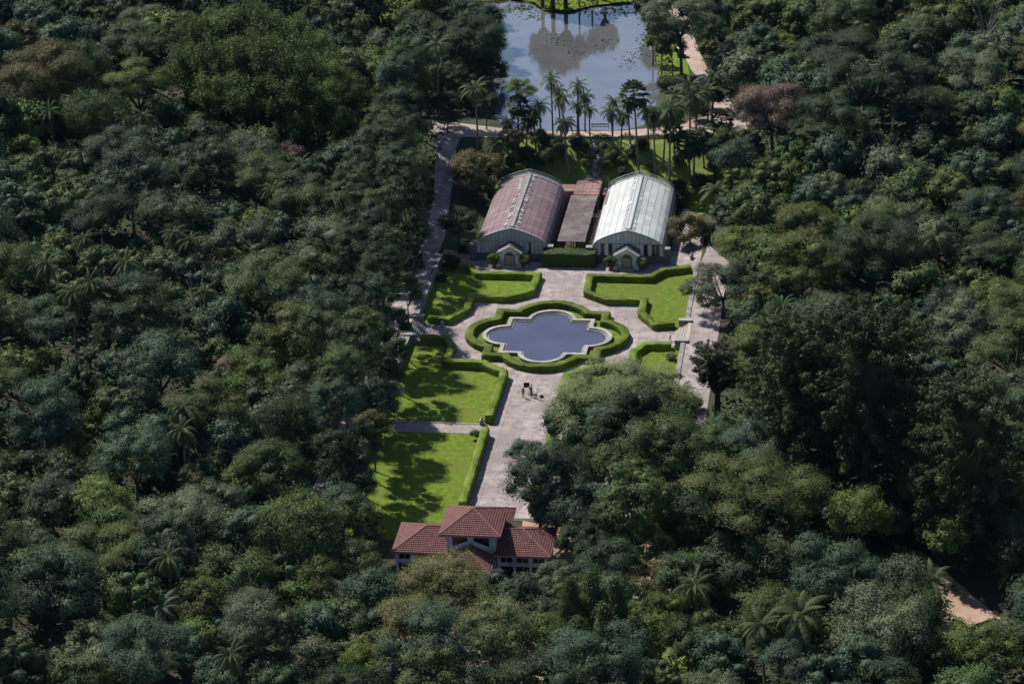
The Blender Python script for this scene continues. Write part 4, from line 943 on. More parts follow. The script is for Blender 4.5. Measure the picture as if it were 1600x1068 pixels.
def bamboo_arrays(seed, R=3.6, H=13):
    """clump of culms arching outward with feathery plumes"""
    rs = np.random.default_rng(seed); Vs, Fs, As = [], [], []; nv = 0; cu = MB()
    for i in range(34):
        az = rs.uniform(0, 6.283); rr = math.sqrt(rs.uniform(0, 1)); lean = R*(0.25+0.9*rr); h = H*(1.02-0.33*rr)*rs.uniform(.9, 1.08)
        p = [np.array([math.cos(az)*(0.8*rr+lean*s**2.2), math.sin(az)*(0.8*rr+lean*s**2.2), h*(1-(1-s)**1.55) - (0.18*h*max(0, s-.75)*4*rr)*s]) for s in np.linspace(0, 1, 7)]
        cu.tube([p[0], p[2], p[4], p[6]], [.07, .06, .04, .015], 4)
        tone = rs.uniform(0, .45)
        for s in rs.uniform(0.42, 1.02, 26):
            j = min(5, int(s*6)); q = p[j]+(p[j+1]-p[j])*(s*6-j); k = 11; off = rs.normal(0, 1, (k, 3))*np.array([.42, .42, .34]); off[:, 2] -= rs.uniform(0, .5, k)
            V, F = cards(q+off, unit(off*.6+[0, 0, .8]), .36, .35, rs, .6); Vs.append(V); Fs.append(F+nv); nv += len(V); As.append(np.clip(tone+rs.uniform(0, .55, k), 0, 1))
    return finish_tris(np.vstack(Vs), np.vstack(Fs), np.concatenate(As), 'crown', M['leaf_lime']), cu.mesh('culms', M['leaf_yellow'], True)
BAM = [bamboo_arrays(1), bamboo_arrays(2)]

# ------------------------------------------------------------------ placing trees
TREES = []   # dicts for labels: obj, u, v, r(px), species text, hand label
PLACED = []  # (x, y, radius)
def put_tree(kind, leaf, x, y, zg, R, H, label=None, name='broadleaf_tree', rot=None, sq=1.0):
    """R crown radius, H height of the crown centre above the ground"""
    var = CROWNS[kind]; best = sorted(var, key=lambda t: abs(math.log(t[0]/R)))
    r0 = best[0][0]; same = [t for t in var if t[0] == r0]; Rm, cm, tm, hm = same[int(rng.integers(len(same)))]
    rot = rng.uniform(0, 6.283) if rot is None else rot
    e = empty(name, (x, y, zg), rot); s = R/Rm
    link('crown', cm, M['leaf_'+leaf], e, (0, 0, H), None, (s, s, s*sq))
    link('trunk', tm, None, e, (0, 0, H), None, (s*0.9, s*0.9, H/hm))
    u, v, k = pj((x, y, zg+H)); TREES.append(dict(o=e, u=u, v=v, r=R*k, leaf=leaf, kind=kind, label=label)); PLACED.append((x, y, R*0.72 if R > 6.5 else R))
    return e
def tree_px(kind, leaf, u, v, rpx, label=None, hk=None, name='broadleaf_tree', sq=1.0, base=None):
    """crown centre at a pixel; its distance from the ground under it and a usual height for its size (or the visible foot of its trunk)"""
    hk = hk or {'round': 1.55, 'tall': 1.9, 'umbrella': 1.15, 'feathery': 1.3, 'open': 1.25, 'bush': 0.75, 'big': 1.1}[kind]
    if base:
        g = G(*base); H = 3.0
        for i in range(25):
            q = pj((g[0], g[1], g[2]+H)); H += (q[1]-v)/(q[2]*0.91)
        R = rpx/q[2]; return put_tree(kind, leaf, g[0], g[1], g[2], R, H, label, name, None, sq)
    R = rpx/9.5; H = hk*R
    for i in range(4):
        g = G(u, v, H); k = pj((g[0], g[1], g[2]+H))[2]; R = rpx/k; H = hk*R if kind == 'bush' else max(hk*R, 5.5)
    g = G(u, v, H)
    return put_tree(kind, leaf, g[0], g[1], g[2], R, H, label, name, None, sq)
def palm_px(kind, u, v, ub, vb, scale=1.0, label=None, thick=0.17, leaf='palm', hmax=None):
    """foot at pixel ub,vb (or below the crown if None), crown heart at v"""
    if vb is None:
        H = hmax or 11.0; g = G(u, v, H)
    else:
        g = G(ub, vb); H = 3.0
        for i in range(25):
            q = pj((g[0], g[1], g[2]+H)); H += (q[1]-v)/(q[2]*0.91)
    e = empty('palm_tree', (g[0], g[1], g[2]), rng.uniform(0, 6.28)); e.rotation_euler[0] = rng.normal(0, .045); e.rotation_euler[1] = rng.normal(0, .045); scale = scale*rng.uniform(.9, 1.1)
    cm = PALMS[kind][int(rng.integers(len(PALMS[kind])))]
    link('fronds', cm, M['leaf_'+leaf], e, (0, 0, H), None, (scale,)*3)
    link('trunk', PALM_TRUNK, None, e, (0, 0, 0), None, (thick, thick, H))
    uu, vv, k = pj((g[0], g[1], g[2]+H)); TREES.append(dict(o=e, u=uu, v=vv, r=3*scale*k, leaf=leaf, kind='palm', label=label)); PLACED.append((g[0], g[1], 1.6*scale))
    return e
def raw_tree(arr, name, leafmat_, x, y, zg, s, label, sz=None, kind='conifer', leaf='conifer'):
    e = empty(name, (x, y, zg), rng.uniform(0, 6.28)); sz = sz or s
    link('crown', arr[0], leafmat_, e, None, None, (s, s, sz)); link('trunk' if name != 'bamboo_clump' else 'culms', arr[1], None, e, None, None, (s, s, sz))
    u, v, k = pj((x, y, zg+10*sz)); TREES.append(dict(o=e, u=u, v=v, r=5*s*k, leaf=leaf, kind=kind, label=label)); PLACED.append((x, y, 5*s))
    return e

# --- trees one can single out
tree_px('big', 'pale', 938, 636, 118, 'large spreading grey-green tree overhanging the main path below the pool', base=(966, 682), sq=0.75)
tree_px('round', 'blue', 842, 745, 66, 'dark bluish green dense tree beside the main path above the house')
tree_px('round', 'dark', 900, 735, 46, 'dark green tree tucked in front of the large spreading tree')
tree_px('round', 'blue', 905, 790, 52, 'bluish green tree right of the house roof')
tree_px('tall', 'mid', 985, 790, 60, 'tall mid green tree left of the flat-topped umbrella tree')
tree_px('round', 'mid', 1030, 705, 72, 'big mid green domed tree behind the flat-topped umbrella tree')
tree_px('round', 'mid', 1115, 705, 50, 'mid green tree in front of the bunya pines by the promenade end')
tree_px('umbrella', 'olive', 1170, 785, 122, 'broad flat-topped olive umbrella tree at right centre', hk=1.25)
tree_px('open', 'grey', 1108, 452, 62, 'thin-leaved tree with bare arching boughs over the right promenade', base=(1130, 492), sq=0.8)
tree_px('bush', 'golden', 1078, 360, 32, 'round yellowish bush at right side of the white greenhouse')
tree_px('round', 'golden', 742, 272, 44, 'yellowish brown-green tree behind the brown-roofed greenhouse', hk=1.0)
tree_px('round', 'dark', 717, 350, 32, 'dark round tree at left side of the brown-roofed greenhouse', hk=1.0)
tree_px('round', 'silver', 545, 325, 42, 'silvery white tree standing out in the left forest')
tree_px('big', 'pink', 1205, 170, 62, 'large pinkish brown tree above the right forest edge', hk=1.3)
tree_px('round', 'pink', 370, 578, 34, 'pinkish flowering tree in left forest level with the pool')
tree_px('round', 'pink', 452, 242, 24, 'small pinkish tree in left forest level with the lakeside palms')
tree_px('round', 'pink', 470, 285, 24, 'small pinkish tree left of the silvery tree')
tree_px('big', 'brown', 72, 125, 78, 'wide brownish olive tree near upper left corner', hk=1.2)
tree_px('round', 'brown', 25, 60, 38, 'brownish tree in the upper left corner')
tree_px('umbrella', 'olive', 560, 222, 40, 'olive flat-topped tree in left forest near the lake track')
tree_px('round', 'yellow', 637, 205, 33, 'lime green layered tree beside the track left of the lake', hk=1.1)
tree_px('round', 'yellow', 346, 630, 24, 'small yellow-green tree below the pinkish flowering tree')
tree_px('round', 'yellow', 216, 708, 26, 'small yellow-green tree alone in dark left forest')
tree_px('round', 'yellow', 450, 812, 38, 'yellow-green tree left of the house')
tree_px('round', 'yellow', 1415, 540, 30, 'bright yellow-green tree behind the largest bunya pine')
tree_px('round', 'yellow', 1400, 505, 22, 'small yellow-green tree above the bunya pines')
tree_px('round', 'yellow', 1236, 95, 16, 'small lime tree near upper right')
tree_px('round', 'yellow', 1228, 65, 15, 'small lime tree just above another near upper right')
tree_px('big', 'dark', 1370, 395, 78, 'very large dark domed tree in right forest level with the greenhouses')
tree_px('umbrella', 'dark', 1350, 110, 90, 'wide flat dark canopy tree near upper right', hk=1.3)
tree_px('umbrella', 'dark', 1310, 195, 80, 'wide flat dark canopy tree right of the pinkish tree', hk=1.3)
tree_px('round', 'dark', 1440, 165, 55)
tree_px('round', 'mid', 1455, 60, 42); tree_px('round', 'blue', 1275, 80, 34)
tree_px('round', 'mid', 1350, 305, 33); tree_px('umbrella', 'olive', 1260, 350, 45); tree_px('round', 'brown', 1525, 320, 34); tree_px('round', 'mid', 1485, 360, 40)
tree_px('round', 'blue', 1485, 480, 42); tree_px('round', 'fresh', 1560, 470, 48); tree_px('round', 'grey', 1580, 620, 55, 'large grey-green domed tree at right edge beside the bunya pines')
tree_px('round', 'blue', 1580, 715, 50); tree_px('round', 'pink', 1595, 320, 22, 'reddish tree at the right edge level with the greenhouses')
tree_px('round', 'dark', 1290, 490, 40); tree_px('round', 'olive', 1240, 430, 35); tree_px('umbrella', 'fresh', 1160, 385, 48, 'green layered tree right of the round yellowish bush')
tree_px('round', 'blue', 1150, 250, 38, 'bluish green tree beside the palm lawn right of greenhouses')
# foreground
tree_px('feathery', 'straw', 690, 925, 92, 'large feathery pale olive tree in front of the house', hk=0.95, name='feathery_tree')
tree_px('feathery', 'straw', 640, 985, 70, 'feathery pale olive tree near bottom left of the house', name='feathery_tree')
tree_px('feathery', 'pale', 770, 985, 72, 'feathery grey-green tree near bottom below the house porch', name='feathery_tree')
tree_px('open', 'grey', 872, 905, 42, 'thin grey tree at right front corner of the house', hk=1.0, sq=0.8)
tree_px('round', 'blue', 815, 930, 38, 'small bluish tree just below the right wing of the house')
tree_px('round', 'blue', 850, 960, 34, 'bluish green tree left of the dark cypresses')
tree_px('round', 'fresh', 850, 1000, 50, 'bushy green tree left of the cypresses near the bottom edge')
tree_px('umbrella', 'olive', 1010, 910, 46, 'olive rounded tree between the cypresses and the fountain palm', hk=1.0)
tree_px('round', 'fresh', 1030, 965, 50); tree_px('round', 'mid', 1075, 1000, 46)
tree_px('round', 'dark', 1180, 890, 60); tree_px('round', 'grey', 1220, 900, 40)
tree_px('big', 'grey', 1375, 985, 88, 'wide grey-green domed tree in front of the royal palm at lower right', hk=1.0)
tree_px('round', 'fresh', 1540, 1020, 62, 'fresh green tree in the lower right corner')
tree_px('round', 'grey', 300, 820, 62); tree_px('round', 'grey', 330, 790, 50); tree_px('umbrella', 'olive', 155, 870, 75, 'olive flat-topped tree in lower left forest', hk=1.2)
tree_px('open', 'grey', 40, 850, 50); tree_px('round', 'grey', 145, 1000, 42); tree_px('round', 'grey', 245, 1035, 36)
tree_px('round', 'blue', 535, 800, 52); tree_px('round', 'blue', 545, 740, 50, 'bluish tree at the forest edge beside the lowest lawn'); tree_px('round', 'grey', 590, 620, 42, 'grey-green tree at forest edge left of the middle lawn')
tree_px('round', 'mid', 580, 565, 42); tree_px('round', 'mid', 560, 880, 42, 'mid green tree just left of the house'); tree_px('round', 'olive', 500, 905, 45)
tree_px('round', 'yellow', 570, 1045, 45, 'bright yellow-green rounded tree at the bottom edge left of centre'); tree_px('round', 'grey', 490, 1030, 42)
tree_px('big', 'dark', 730, 70, 62, 'broad dark tree overhanging the left lake shore', hk=1.2); tree_px('round', 'dark', 660, 50, 40); tree_px('round', 'dark', 765, 30, 28)
tree_px('big', 'grey', 225, 35, 42, None, hk=1.4)
for u, v, r, lf, kd in ((602, 585, 30, 'mid', 'round'), (592, 625, 34, 'blue', 'tall'), (585, 668, 33, 'olive', 'round'), (566, 700, 34, 'mid', 'tall'), (560, 760, 34, 'dark', 'round'), (552, 815, 36, 'mid', 'tall'), (622, 548, 24, 'dark', 'round'), (618, 505, 26, 'dark', 'tall'), (636, 455, 26, 'mid', 'tall'), (645, 410, 26, 'dark', 'round'), (650, 360, 26, 'mid', 'tall'), (655, 310, 26, 'dark', 'round'), (575, 842, 26, 'mid', 'round')):
    tree_px(kd, lf, u, v, r, None, hk=2.6 if kd == 'tall' else 2.3)
for u, v, r, lf, kd in ((960, 735, 48, 'mid', 'round'), (865, 800, 38, 'blue', 'round'), (1060, 755, 46, 'mid', 'round'), (945, 840, 42, 'dark', 'tall'), (1075, 815, 48, 'dark', 'round'), (1010, 855, 44, 'mid', 'round'), (1062, 690, 34, 'mid', 'round'), (1130, 740, 40, 'fresh', 'round'), (820, 710, 30, 'blue', 'round'), (905, 775, 38, 'blue', 'tall'), (895, 842, 26, 'dark', 'round'), (922, 862, 26, 'dark', 'round'), (852, 800, 24, 'blue', 'round'), (935, 815, 34, 'dark', 'round'), (975, 865, 26, 'olive', 'round')):
    tree_px(kd, lf, u, v, r)
for x, y, h, R, lf in ((-27, 24, 14, 3.6, 'dark'), (-30, 18, 14, 4.0, 'mid'), (-29.5, 31, 15, 4.0, 'dark'), (-31, 10, 14, 4.0, 'blue'), (-28, 38, 13, 3.4, 'mid'), (-27, 2, 13, 3.6, 'mid'), (-25.5, -9, 14, 4.0, 'dark'), (-25, -20, 14, 4.0, 'blue'), (-25, -29, 12, 3.4, 'mid'), (-24.5, -40, 14, 4.2, 'dark'), (-24, -50, 15, 4.0, 'mid'), (-23.5, -59, 14, 4.0, 'blue'), (-30, -3, 15, 4.2, 'dark'), (-31, -34, 14, 4.2, 'mid'), (-22.5, -66, 11, 3.4, 'dark'), (-31.5, 43, 13, 3.8, 'dark'), (-32.5, 52, 13, 3.8, 'mid'), (-33, 61, 12, 3.8, 'dark'), (-34, 70, 12, 3.8, 'dark'), (-34.5, 79, 11, 3.6, 'mid'), (-31, 37, 14, 3.6, 'blue'), (-33, 47.5, 15, 3.6, 'dark'), (-34, 56.5, 15, 3.6, 'mid'), (-35, 66, 14, 3.6, 'blue'), (-36, 75, 13, 3.6, 'dark'), (-37, 86, 12, 3.6, 'mid')):
    put_tree('tall', lf, x, y, gz(x, y), R, h)
for i in range(15):
    y = 22+i*4.8; x = -35.5-1.5*(i % 2); put_tree('tall', ['dark', 'mid', 'blue'][i % 3], x, y, gz(x, y), 3.4+0.3*(i % 3), 12.5+1.5*(i % 2))
for u, v, r, lf, kd in ((1365, 232, 30, 'mid', 'round'), (1418, 228, 32, 'dark', 'round'), (1335, 250, 26, 'blue', 'round'), (1390, 262, 28, 'mid', 'tall'), (1300, 255, 28, 'dark', 'round'), (1265, 232, 26, 'mid', 'round')):
    tree_px(kd, lf, u, v, r)
# lakeside small trees
tree_px('umbrella', 'fresh', 822, 140, 27, 'small umbrella-crowned tree on the bank before the lake', base=(816, 225), sq=1.0)
tree_px('open', 'grey', 1078, 25, 62, 'thin spreading tree with forked trunk on the right lake lawn', base=(1063, 116), sq=0.7)
tree_px('round', 'dark', 1115, 55, 36, 'dark tree with thick trunk beside the lakeside road', base=(1112, 84))
tree_px('round', 'mid', 1030, 70, 24, 'small tree leaning over the lake from the right bank', base=(1050, 118))
tree_px('bush', 'mid', 1040, 130, 14, 'low bush at right lake bank'); tree_px('bush', 'dark', 1062, 310, 16, 'small dark bush at back corner of white greenhouse')
tree_px('bush', 'mid', 743, 678, 8, 'tiny clipped tree at the corner of the lowest lawn', hk=1.3, name='small_tree')
for u, v, r, lf, kd, lab in ((762, 60, 30, 'dark', 'tall', 'dark tree overhanging the lake from the left shore, uppermost'), (768, 110, 28, 'dark', 'round', 'dark tree overhanging the lake from left shore, middle'), (745, 105, 30, 'mid', 'round', None), (760, 160, 22, 'dark', 'round', 'dark tree at left lake shore just above the track'), (720, 125, 30, 'dark', 'round', None), (700, 165, 26, 'dark', 'round', None), (690, 120, 30, 'dark', 'tall', None), (735, 25, 30, 'dark', 'round', None)):
    tree_px(kd, lf, u, v, r, lab, hk=1.4)
for u, v, ub, vb, r, lf, lab in ((800, 215, 803, 262, 17, 'brown', 'slender brownish tree on the bank left of the palms'), (838, 215, 842, 262, 15, 'dark', 'slender dark tree on the bank among the palms'), (870, 228, 872, 268, 14, 'dark', 'low dark tree on bank left of the cascade'), (855, 240, 856, 275, 14, 'mid', 'low green tree on bank behind brown-roofed greenhouse'), (905, 225, 906, 262, 13, 'dark', 'small dark tree right beside the cascade'), (770, 250, 774, 285, 16, 'olive', 'small olive tree at back of the brown-roofed greenhouse')):
    tree_px('open' if lf == 'brown' else 'bush', lf, u, v, r, lab, base=(ub, vb), name='small_tree')
# bamboo
for u, v, s in ((300, 62, 1.15), (345, 52, 1.3), (395, 48, 1.45), (445, 60, 1.4), (490, 85, 1.2), (295, 105, 1.2), (345, 100, 1.4), (400, 98, 1.55), (455, 110, 1.45), (510, 120, 1.2), (330, 148, 1.15), (385, 150, 1.3), (440, 158, 1.3), (500, 158, 1.15), (550, 150, 1.0), (530, 195, .9), (470, 195, 1.0)):
    g = G(u, v, 8.5*s); raw_tree(BAM[int(rng.integers(2))], 'bamboo_clump', M['leaf_lime'], g[0], g[1], g[2], s*1.0, None, sz=s*1.08, kind='bamboo', leaf='lime')
# conifers
for (u, vt), (ub, vb), R, arr, lab in (((1338, 496), (1352, 800), 10.5, 0, 'largest dome-topped bunya pine with bare drooping limbs at right'), ((1238, 503), (1243, 770), 7.5, 1, 'dark bunya pine left of the largest one'), ((1490, 602), (1500, 880), 8.0, 1, 'dark bunya pine right of the largest one'), ((1130, 548), (1121, 648), 4.0, 2, 'slender tufted araucaria beside the right promenade')):
    g = G(ub, vb); H = 20.0
    for i in range(25):
        q = pj((g[0], g[1], g[2]+H)); H += (q[1]-vt)/(q[2]*0.91)
    a = BUNYA[arr]; hm, rm = ((24, 8.5), (24, 7.2), (15, 4.6))[arr]
    raw_tree(a, 'bunya_pine', M['leaf_conifer'], g[0], g[1], g[2], R/rm, lab, H/hm)
for u, vt, vb, s in ((893, 905, 1040, .9), (925, 898, 1030, 1.0), (962, 905, 1035, 1.0), (945, 945, 1060, 1.05), (905, 965, 1075, 1.0), (990, 965, 1065, .9)):
    g = G(u, vb); H = 12.0
    for i in range(25):
        q = pj((g[0], g[1], g[2]+H)); H += (q[1]-vt)/(q[2]*0.91)
    raw_tree(CYP[int(rng.integers(2))], 'cypress', M['leaf_mid'], g[0], g[1], g[2], s, None, H/13, kind='cypress', leaf='mid')
# palms round the lake and slope
LP = [('feather', 745, 138, 747, 232, 1.25, 'tall feather palm standing on the track left of the lake'), ('royal', 862, 122, 864, 216, .85, None), ('feather', 892, 152, 889, 272, .95, None), ('feather', 912, 150, 914, 206, .85, None), ('queen', 886, 190, 884, 256, .9, None), ('royal', 845, 165, 846, 224, .8, None),
      ('fan', 829, 185, 830, 224, 1.0, None), ('queen', 868, 165, 905, 212, .7, None), ('feather', 945, 172, 960, 246, .95, None), ('queen', 968, 180, 970, 232, .9, None), ('fan', 990, 150, 998, 270, 1.5, None), ('feather', 978, 160, 985, 225, .75, None),
      ('feather', 1033, 182, 1036, 262, 1.15, None), ('feather', 1040, 172, 1046, 281, 1.3, None), ('royal', 1075, 135, 1078, 200, 1.2, None), ('feather', 1092, 150, 1088, 208, 1.15, None), ('fan', 1074, 225, 1078, 276, 1.45, None), ('fan', 1082, 222, 1084, 270, 1.3, None), ('fan', 1125, 188, 1126, 215, 1.3, 'lone fan palm on the dirt apron right of the palm lawn'),
      ('queen', 776, 226, 781, 268, 1.2, 'low dark palm behind the brown-roofed greenhouse'), ('cycad', 1135, 300, 1122, 326, 1.0, 'spreading cycad-like palm right of the white greenhouse'), ('queen', 800, 205, 806, 250, .8, None), ('fan', 1018, 60, 1020, 100, 1.0, None), ('royal', 685, 70, 686, 186, 1.2, 'tall dark palm with long pale trunk left of the lake'),
      ('feather', 578, 70, 581, 124, 1.0, 'palm with visible trunk rising from forest left of the lake'), ('fan', 1028, 72, 1034, 122, 1.0, None), ('royal', 1153, 25, 1153, 70, 1.0, 'palm beside the lakeside road near the top edge')]
for k, u, v, ub, vb, s, lab in LP: palm_px(k, u, v, ub, vb, s, lab, 0.13+0.05*s)
LP2 = [('feather', 1055, 150, 1056, 205, 1.1), ('feather', 1108, 140, 1106, 190, 1.1), ('queen', 1060, 165, 1062, 215, 1.1), ('queen', 1112, 118, 1113, 172, 1.0), ('feather', 955, 158, 957, 218, .8), ('queen', 875, 140, 877, 214, .8), ('royal', 900, 135, 902, 212, .8), ('queen', 818, 190, 822, 250, .9), ('fan', 808, 165, 810, 235, 1.2), ('queen', 1010, 170, 1014, 235, 1.0), ('feather', 1020, 185, 1024, 270, 1.0), ('queen', 836, 172, 838, 240, .8), ('queen', 790, 190, 793, 240, .9), ('fan', 1052, 205, 1055, 262, 1.2), ('queen', 1098, 205, 1100, 262, 1.0), ('feather', 920, 170, 922, 225, .7)]
for k, u, v, ub, vb, s in LP2: palm_px(k, u, v, ub, vb, s, None, 0.13+0.05*s)
for u, v, r, lf in ((1062, 128, 17, 'dark'), (1090, 172, 16, 'mid'), (1115, 150, 20, 'dark'), (1045, 172, 14, 'mid'), (1132, 215, 16, 'mid'), (1108, 232, 15, 'dark'), (1122, 262, 18, 'mid'), (1095, 285, 15, 'dark')): tree_px('bush', lf, u, v, r, None, hk=1.1)
FP = [('royal', 1190, 985, 1196, 1085, 1.15, 'palm near bottom edge, left of a pair'), ('royal', 1247, 955, 1243, 1075, 1.25, 'palm near bottom edge, right of a pair'), ('royal', 1462, 905, 1461, 975, 1.25, 'royal palm with pale trunk beside the lower right road'), ('queen', 1580, 890, 1578, 945, 1.1, 'palm at right edge beside the lower right road'),
      ('queen', 1085, 915, 1092, 1010, 1.2, 'fountain-like palm below the flat-topped umbrella tree'), ('royal', 985, 1050, 985, 1100, 1.0, 'palm at the bottom edge right of the cypresses')]
for k, u, v, ub, vb, s, lab in FP: palm_px(k, u, v, ub, vb, s, lab, 0.2)
palm_px('feather', 1068, 612, 1066, 640, .95, 'palm with yellowing fronds between the spreading tree and right promenade', .2)
for u, v, s in ((470, 258, 1.1), (605, 185, 1.0), (66, 412, 1.15), (136, 375, 1.0), (200, 412, 1.1), (145, 440, 1.2), (218, 95, .9), (245, 160, 1.0), (80, 175, 1.1), (222, 180, 1.0), (330, 455, 1.0), (432, 298, 1.1), (290, 640, 1.1), (285, 670, 1.0), (300, 375, 1.0), (268, 365, 1.0), (1530, 590, 1.2), (1465, 372, 1.2), (1225, 475, 1.1), (1555, 75, 1.0), (1440, 255, 1.0), (480, 175, 1.1), (640, 20, 1.0), (565, 30, 1.0), (330, 20, 1.0), (480, 12, 1.0), (520, 20, 1.0), (260, 870, 1.1), (355, 1020, 1.0), (1395, 300, 1.0), (1480, 35, 1.0), (660, 265, 1.0), (190, 190, 1.1), (110, 460, 1.0)):
    palm_px('queen', u, v, None, None, s, None, .2)
palm_px('cycad', 255, 950, None, None, 0.85, 'flat palm-like crown with big fronds near lower left', .2, leaf='blue', hmax=8.0)
for pu, pv, s in ((905, 10, 1.0), (925, 5, 1.25)):   # crowns stand above the frame; the lake mirrors them
    x, y = G(pu, pv)[:2]
    g = (x, y, gz(x, y)); e = empty('palm_tree', g, x); link('fronds', PALMS['queen'][0], M['leaf_palm'], e, (0, 0, 10.0), None, (s,)*3); link('trunk', PALM_TRUNK, None, e, None, None, (.22, .22, 10.0)); link('fronds', PALMS['queen'][1], M['leaf_dark'], e, (0, 0, 8.0), None, (s*.9,)*3)
    TREES.append(dict(o=e, u=0, v=-60, r=1, leaf='palm', kind='palm', label=None, off=True))

for pu, pv, s_, lab in ((848, 12, .78, 'leftmost tufted araucaria on far lake shore, mirrored in the water'), (864, 14, .95, 'middle tufted araucaria on far lake shore, mirrored in the water'), (884, 13, .88, 'rightmost tufted araucaria on far lake shore, mirrored in the water'), (945, 2, .7, 'lone tufted araucaria right of the mirrored palms')):
    g = G(pu, pv); raw_tree(BUNYA[2], 'araucaria_tree', M['leaf_conifer'], g[0], g[1], g[2], s_, lab, s_*.92)
for u, v, h, lab in ((312, 470, 10, 'bare dead tree with pale branches in left forest level with the pool'), (58, 625, 9, 'bare pale branches of a dead tree near the left edge'), (1385, 215, 10, 'bare pale tree between flat dark canopies in right forest'), (1542, 30, 10, 'white-trunked bare tree near the upper right corner'), (398, 935, 7, 'bare grey twiggy tree in lower left forest'), (270, 500, 8, 'bare tree left of the taller dead tree in left forest')):
    g = G(u, v, h); R_, cm_, tm_, hm_ = CROWNS['open'][int(rng.integers(4))]; e = empty('dead_tree', (g[0], g[1], g[2]), rng.uniform(0, 6.28), lab, 'tree', 'dead trees')
    s_ = 0.75*5/R_; link('branches', tm_, M['bark_pale'], e, (0, 0, h), None, (s_, s_, h/hm_)); PLACED.append((g[0], g[1], 2.2))
    mb = MB(); mb.tube([(0, 0, -.3), (0, 0, .5), (0, 0, h*.35)], [.32, .24, .2], 8); mb.build('trunk', M['bark_pale'], e, True)
# --- the rest of the forest
OPEN = [
 [(742, 300), (700, 235), (690, 200), (760, 180), (790, 205), (790, 150), (795, 100), (785, 55), (765, 8), (900, 20), (990, 8), (1004, 40), (1020, 90), (1030, 130), (1060, 125), (1045, 60), (1060, 30), (1080, 60), (1112, 125), (1148, 190), (1140, 232), (1115, 285), (1075, 300), (1110, 300), (1110, 330), (1062, 345), (1060, 400), (1085, 400), (1085, 440), (1120, 470), (1126, 545), (1112, 580), (1104, 645), (1060, 600), (1040, 612), (990, 575), (930, 570), (880, 592), (850, 615), (826, 655), (818, 690), (795, 725), (782, 765), (800, 788), (872, 826), (862, 866), (850, 890), (790, 886), (745, 868), (690, 858), (655, 870), (622, 890), (606, 862), (602, 830), (596, 770), (606, 700), (624, 660), (634, 600), (652, 555), (634, 522), (640, 480), (668, 420), (676, 340), (684, 290)],
 [(1500, 878), (1578, 908), (1572, 958), (1515, 975), (1490, 930)], [(1395, 862), (1440, 870), (1430, 890), (1400, 885)]]
def in_open(u, v): return any(pip(u, v, p) for p in OPEN)
def zone_ok(x, y):
    if abs(x) < 23.4 and -66 < y < 64 and not (x > 7.5 and y < -34) and not (x < -19 and y < -5): return False
    if 23 <= x < 28.6 and -34 < y < 42: return False
    if -28.4 < x <= -23 and -3 < y < 90: return False
    if -13 < x < 12 and -90 < y < -66: return False
    if in_lake(x, y): return False
    if -46 < x < 12 and y > 155: return False
    return True
def blocked(x, y, z, R, H, flat):
    u, v, k = pj((x, y, z+H)); 
    for a in range(14):
        t = a*2*math.pi/14
        if in_open(u+math.cos(t)*R*k*0.93, v+math.sin(t)*R*k*(0.45+0.5*flat)*0.9): return True
    if in_open(u, v): return True
    return False
cand = []
sp = 4.5
for j in range(-31, 52):
    for i in range(-47, 29):
        x = (i+0.5*(j % 2))*sp+rng.uniform(-2.1, 2.1); y = j*sp*0.9+rng.uniform(-2.0, 2.0)
        cand.append((x, y))
cand = [cand[i] for i in rng.permutation(len(cand))]
cand = [(x, y, float(np.clip(rng.normal(6.0, 0.7), 5.0, 7.4)) if i < len(cand)*0.16 else float(np.clip(rng.normal(3.7, 0.8), 2.3, 5.2))) for i, (x, y) in enumerate(cand)]
SPL = ['dark']*12+['mid']*14+['blue']*11+['olive']*4+['grey']*4+['fresh']*4
FILL = []; MARGIN = []
for x, y, R in cand:
    if not zone_ok(x, y): continue
    z = gz(x, y); tall = rng.random() < .25 and R < 5
    kind = 'tall' if tall else ('layer' if rng.random() < .22 and R > 3.4 else ('feathery' if rng.random() < .16 else 'round'))
    H = max(4.5, R*(1.75 if tall else 1.3))*rng.uniform(.85, 1.35)
    u, v, k = pj((x, y, z+H))
    vis = -R*k-20 < u < PW+R*k+20 and -R*k-20 < v < PH+R*k+40
    mar = -230 < u < PW+230 and -150 < v < PH+240
    if not mar: continue
    ok = True
    for px, py, pr in PLACED:
        if (px-x)**2+(py-y)**2 < (0.55*(R+pr))**2: ok = False; break
    if not ok: continue
    t = 0
    while blocked(x, y, z, R, H, 1.0 if not tall else 1.25) and t < 3:
        R *= 0.75; H *= 0.72; t += 1
    if t and (R < 1.5 or blocked(x, y, z, R, H, 1.0)): continue
    if R < 2.0: kind = 'bush'
    PLACED.append((x, y, R)); (FILL if vis else MARGIN).append((kind, SPL[int(rng.integers(len(SPL)))], x, y, z, R, H, R*k))
FILL.sort(key=lambda t: -t[7])
n_hand = sum(1 for t in TREES if t['kind'] not in ('palm', 'conifer', 'bamboo', 'cypress'))
KEEP = max(0, 300-n_hand)
for kind, leaf, x, y, z, R, H, rp in FILL[:KEEP]: put_tree(kind, leaf, x, y, z, R, H)
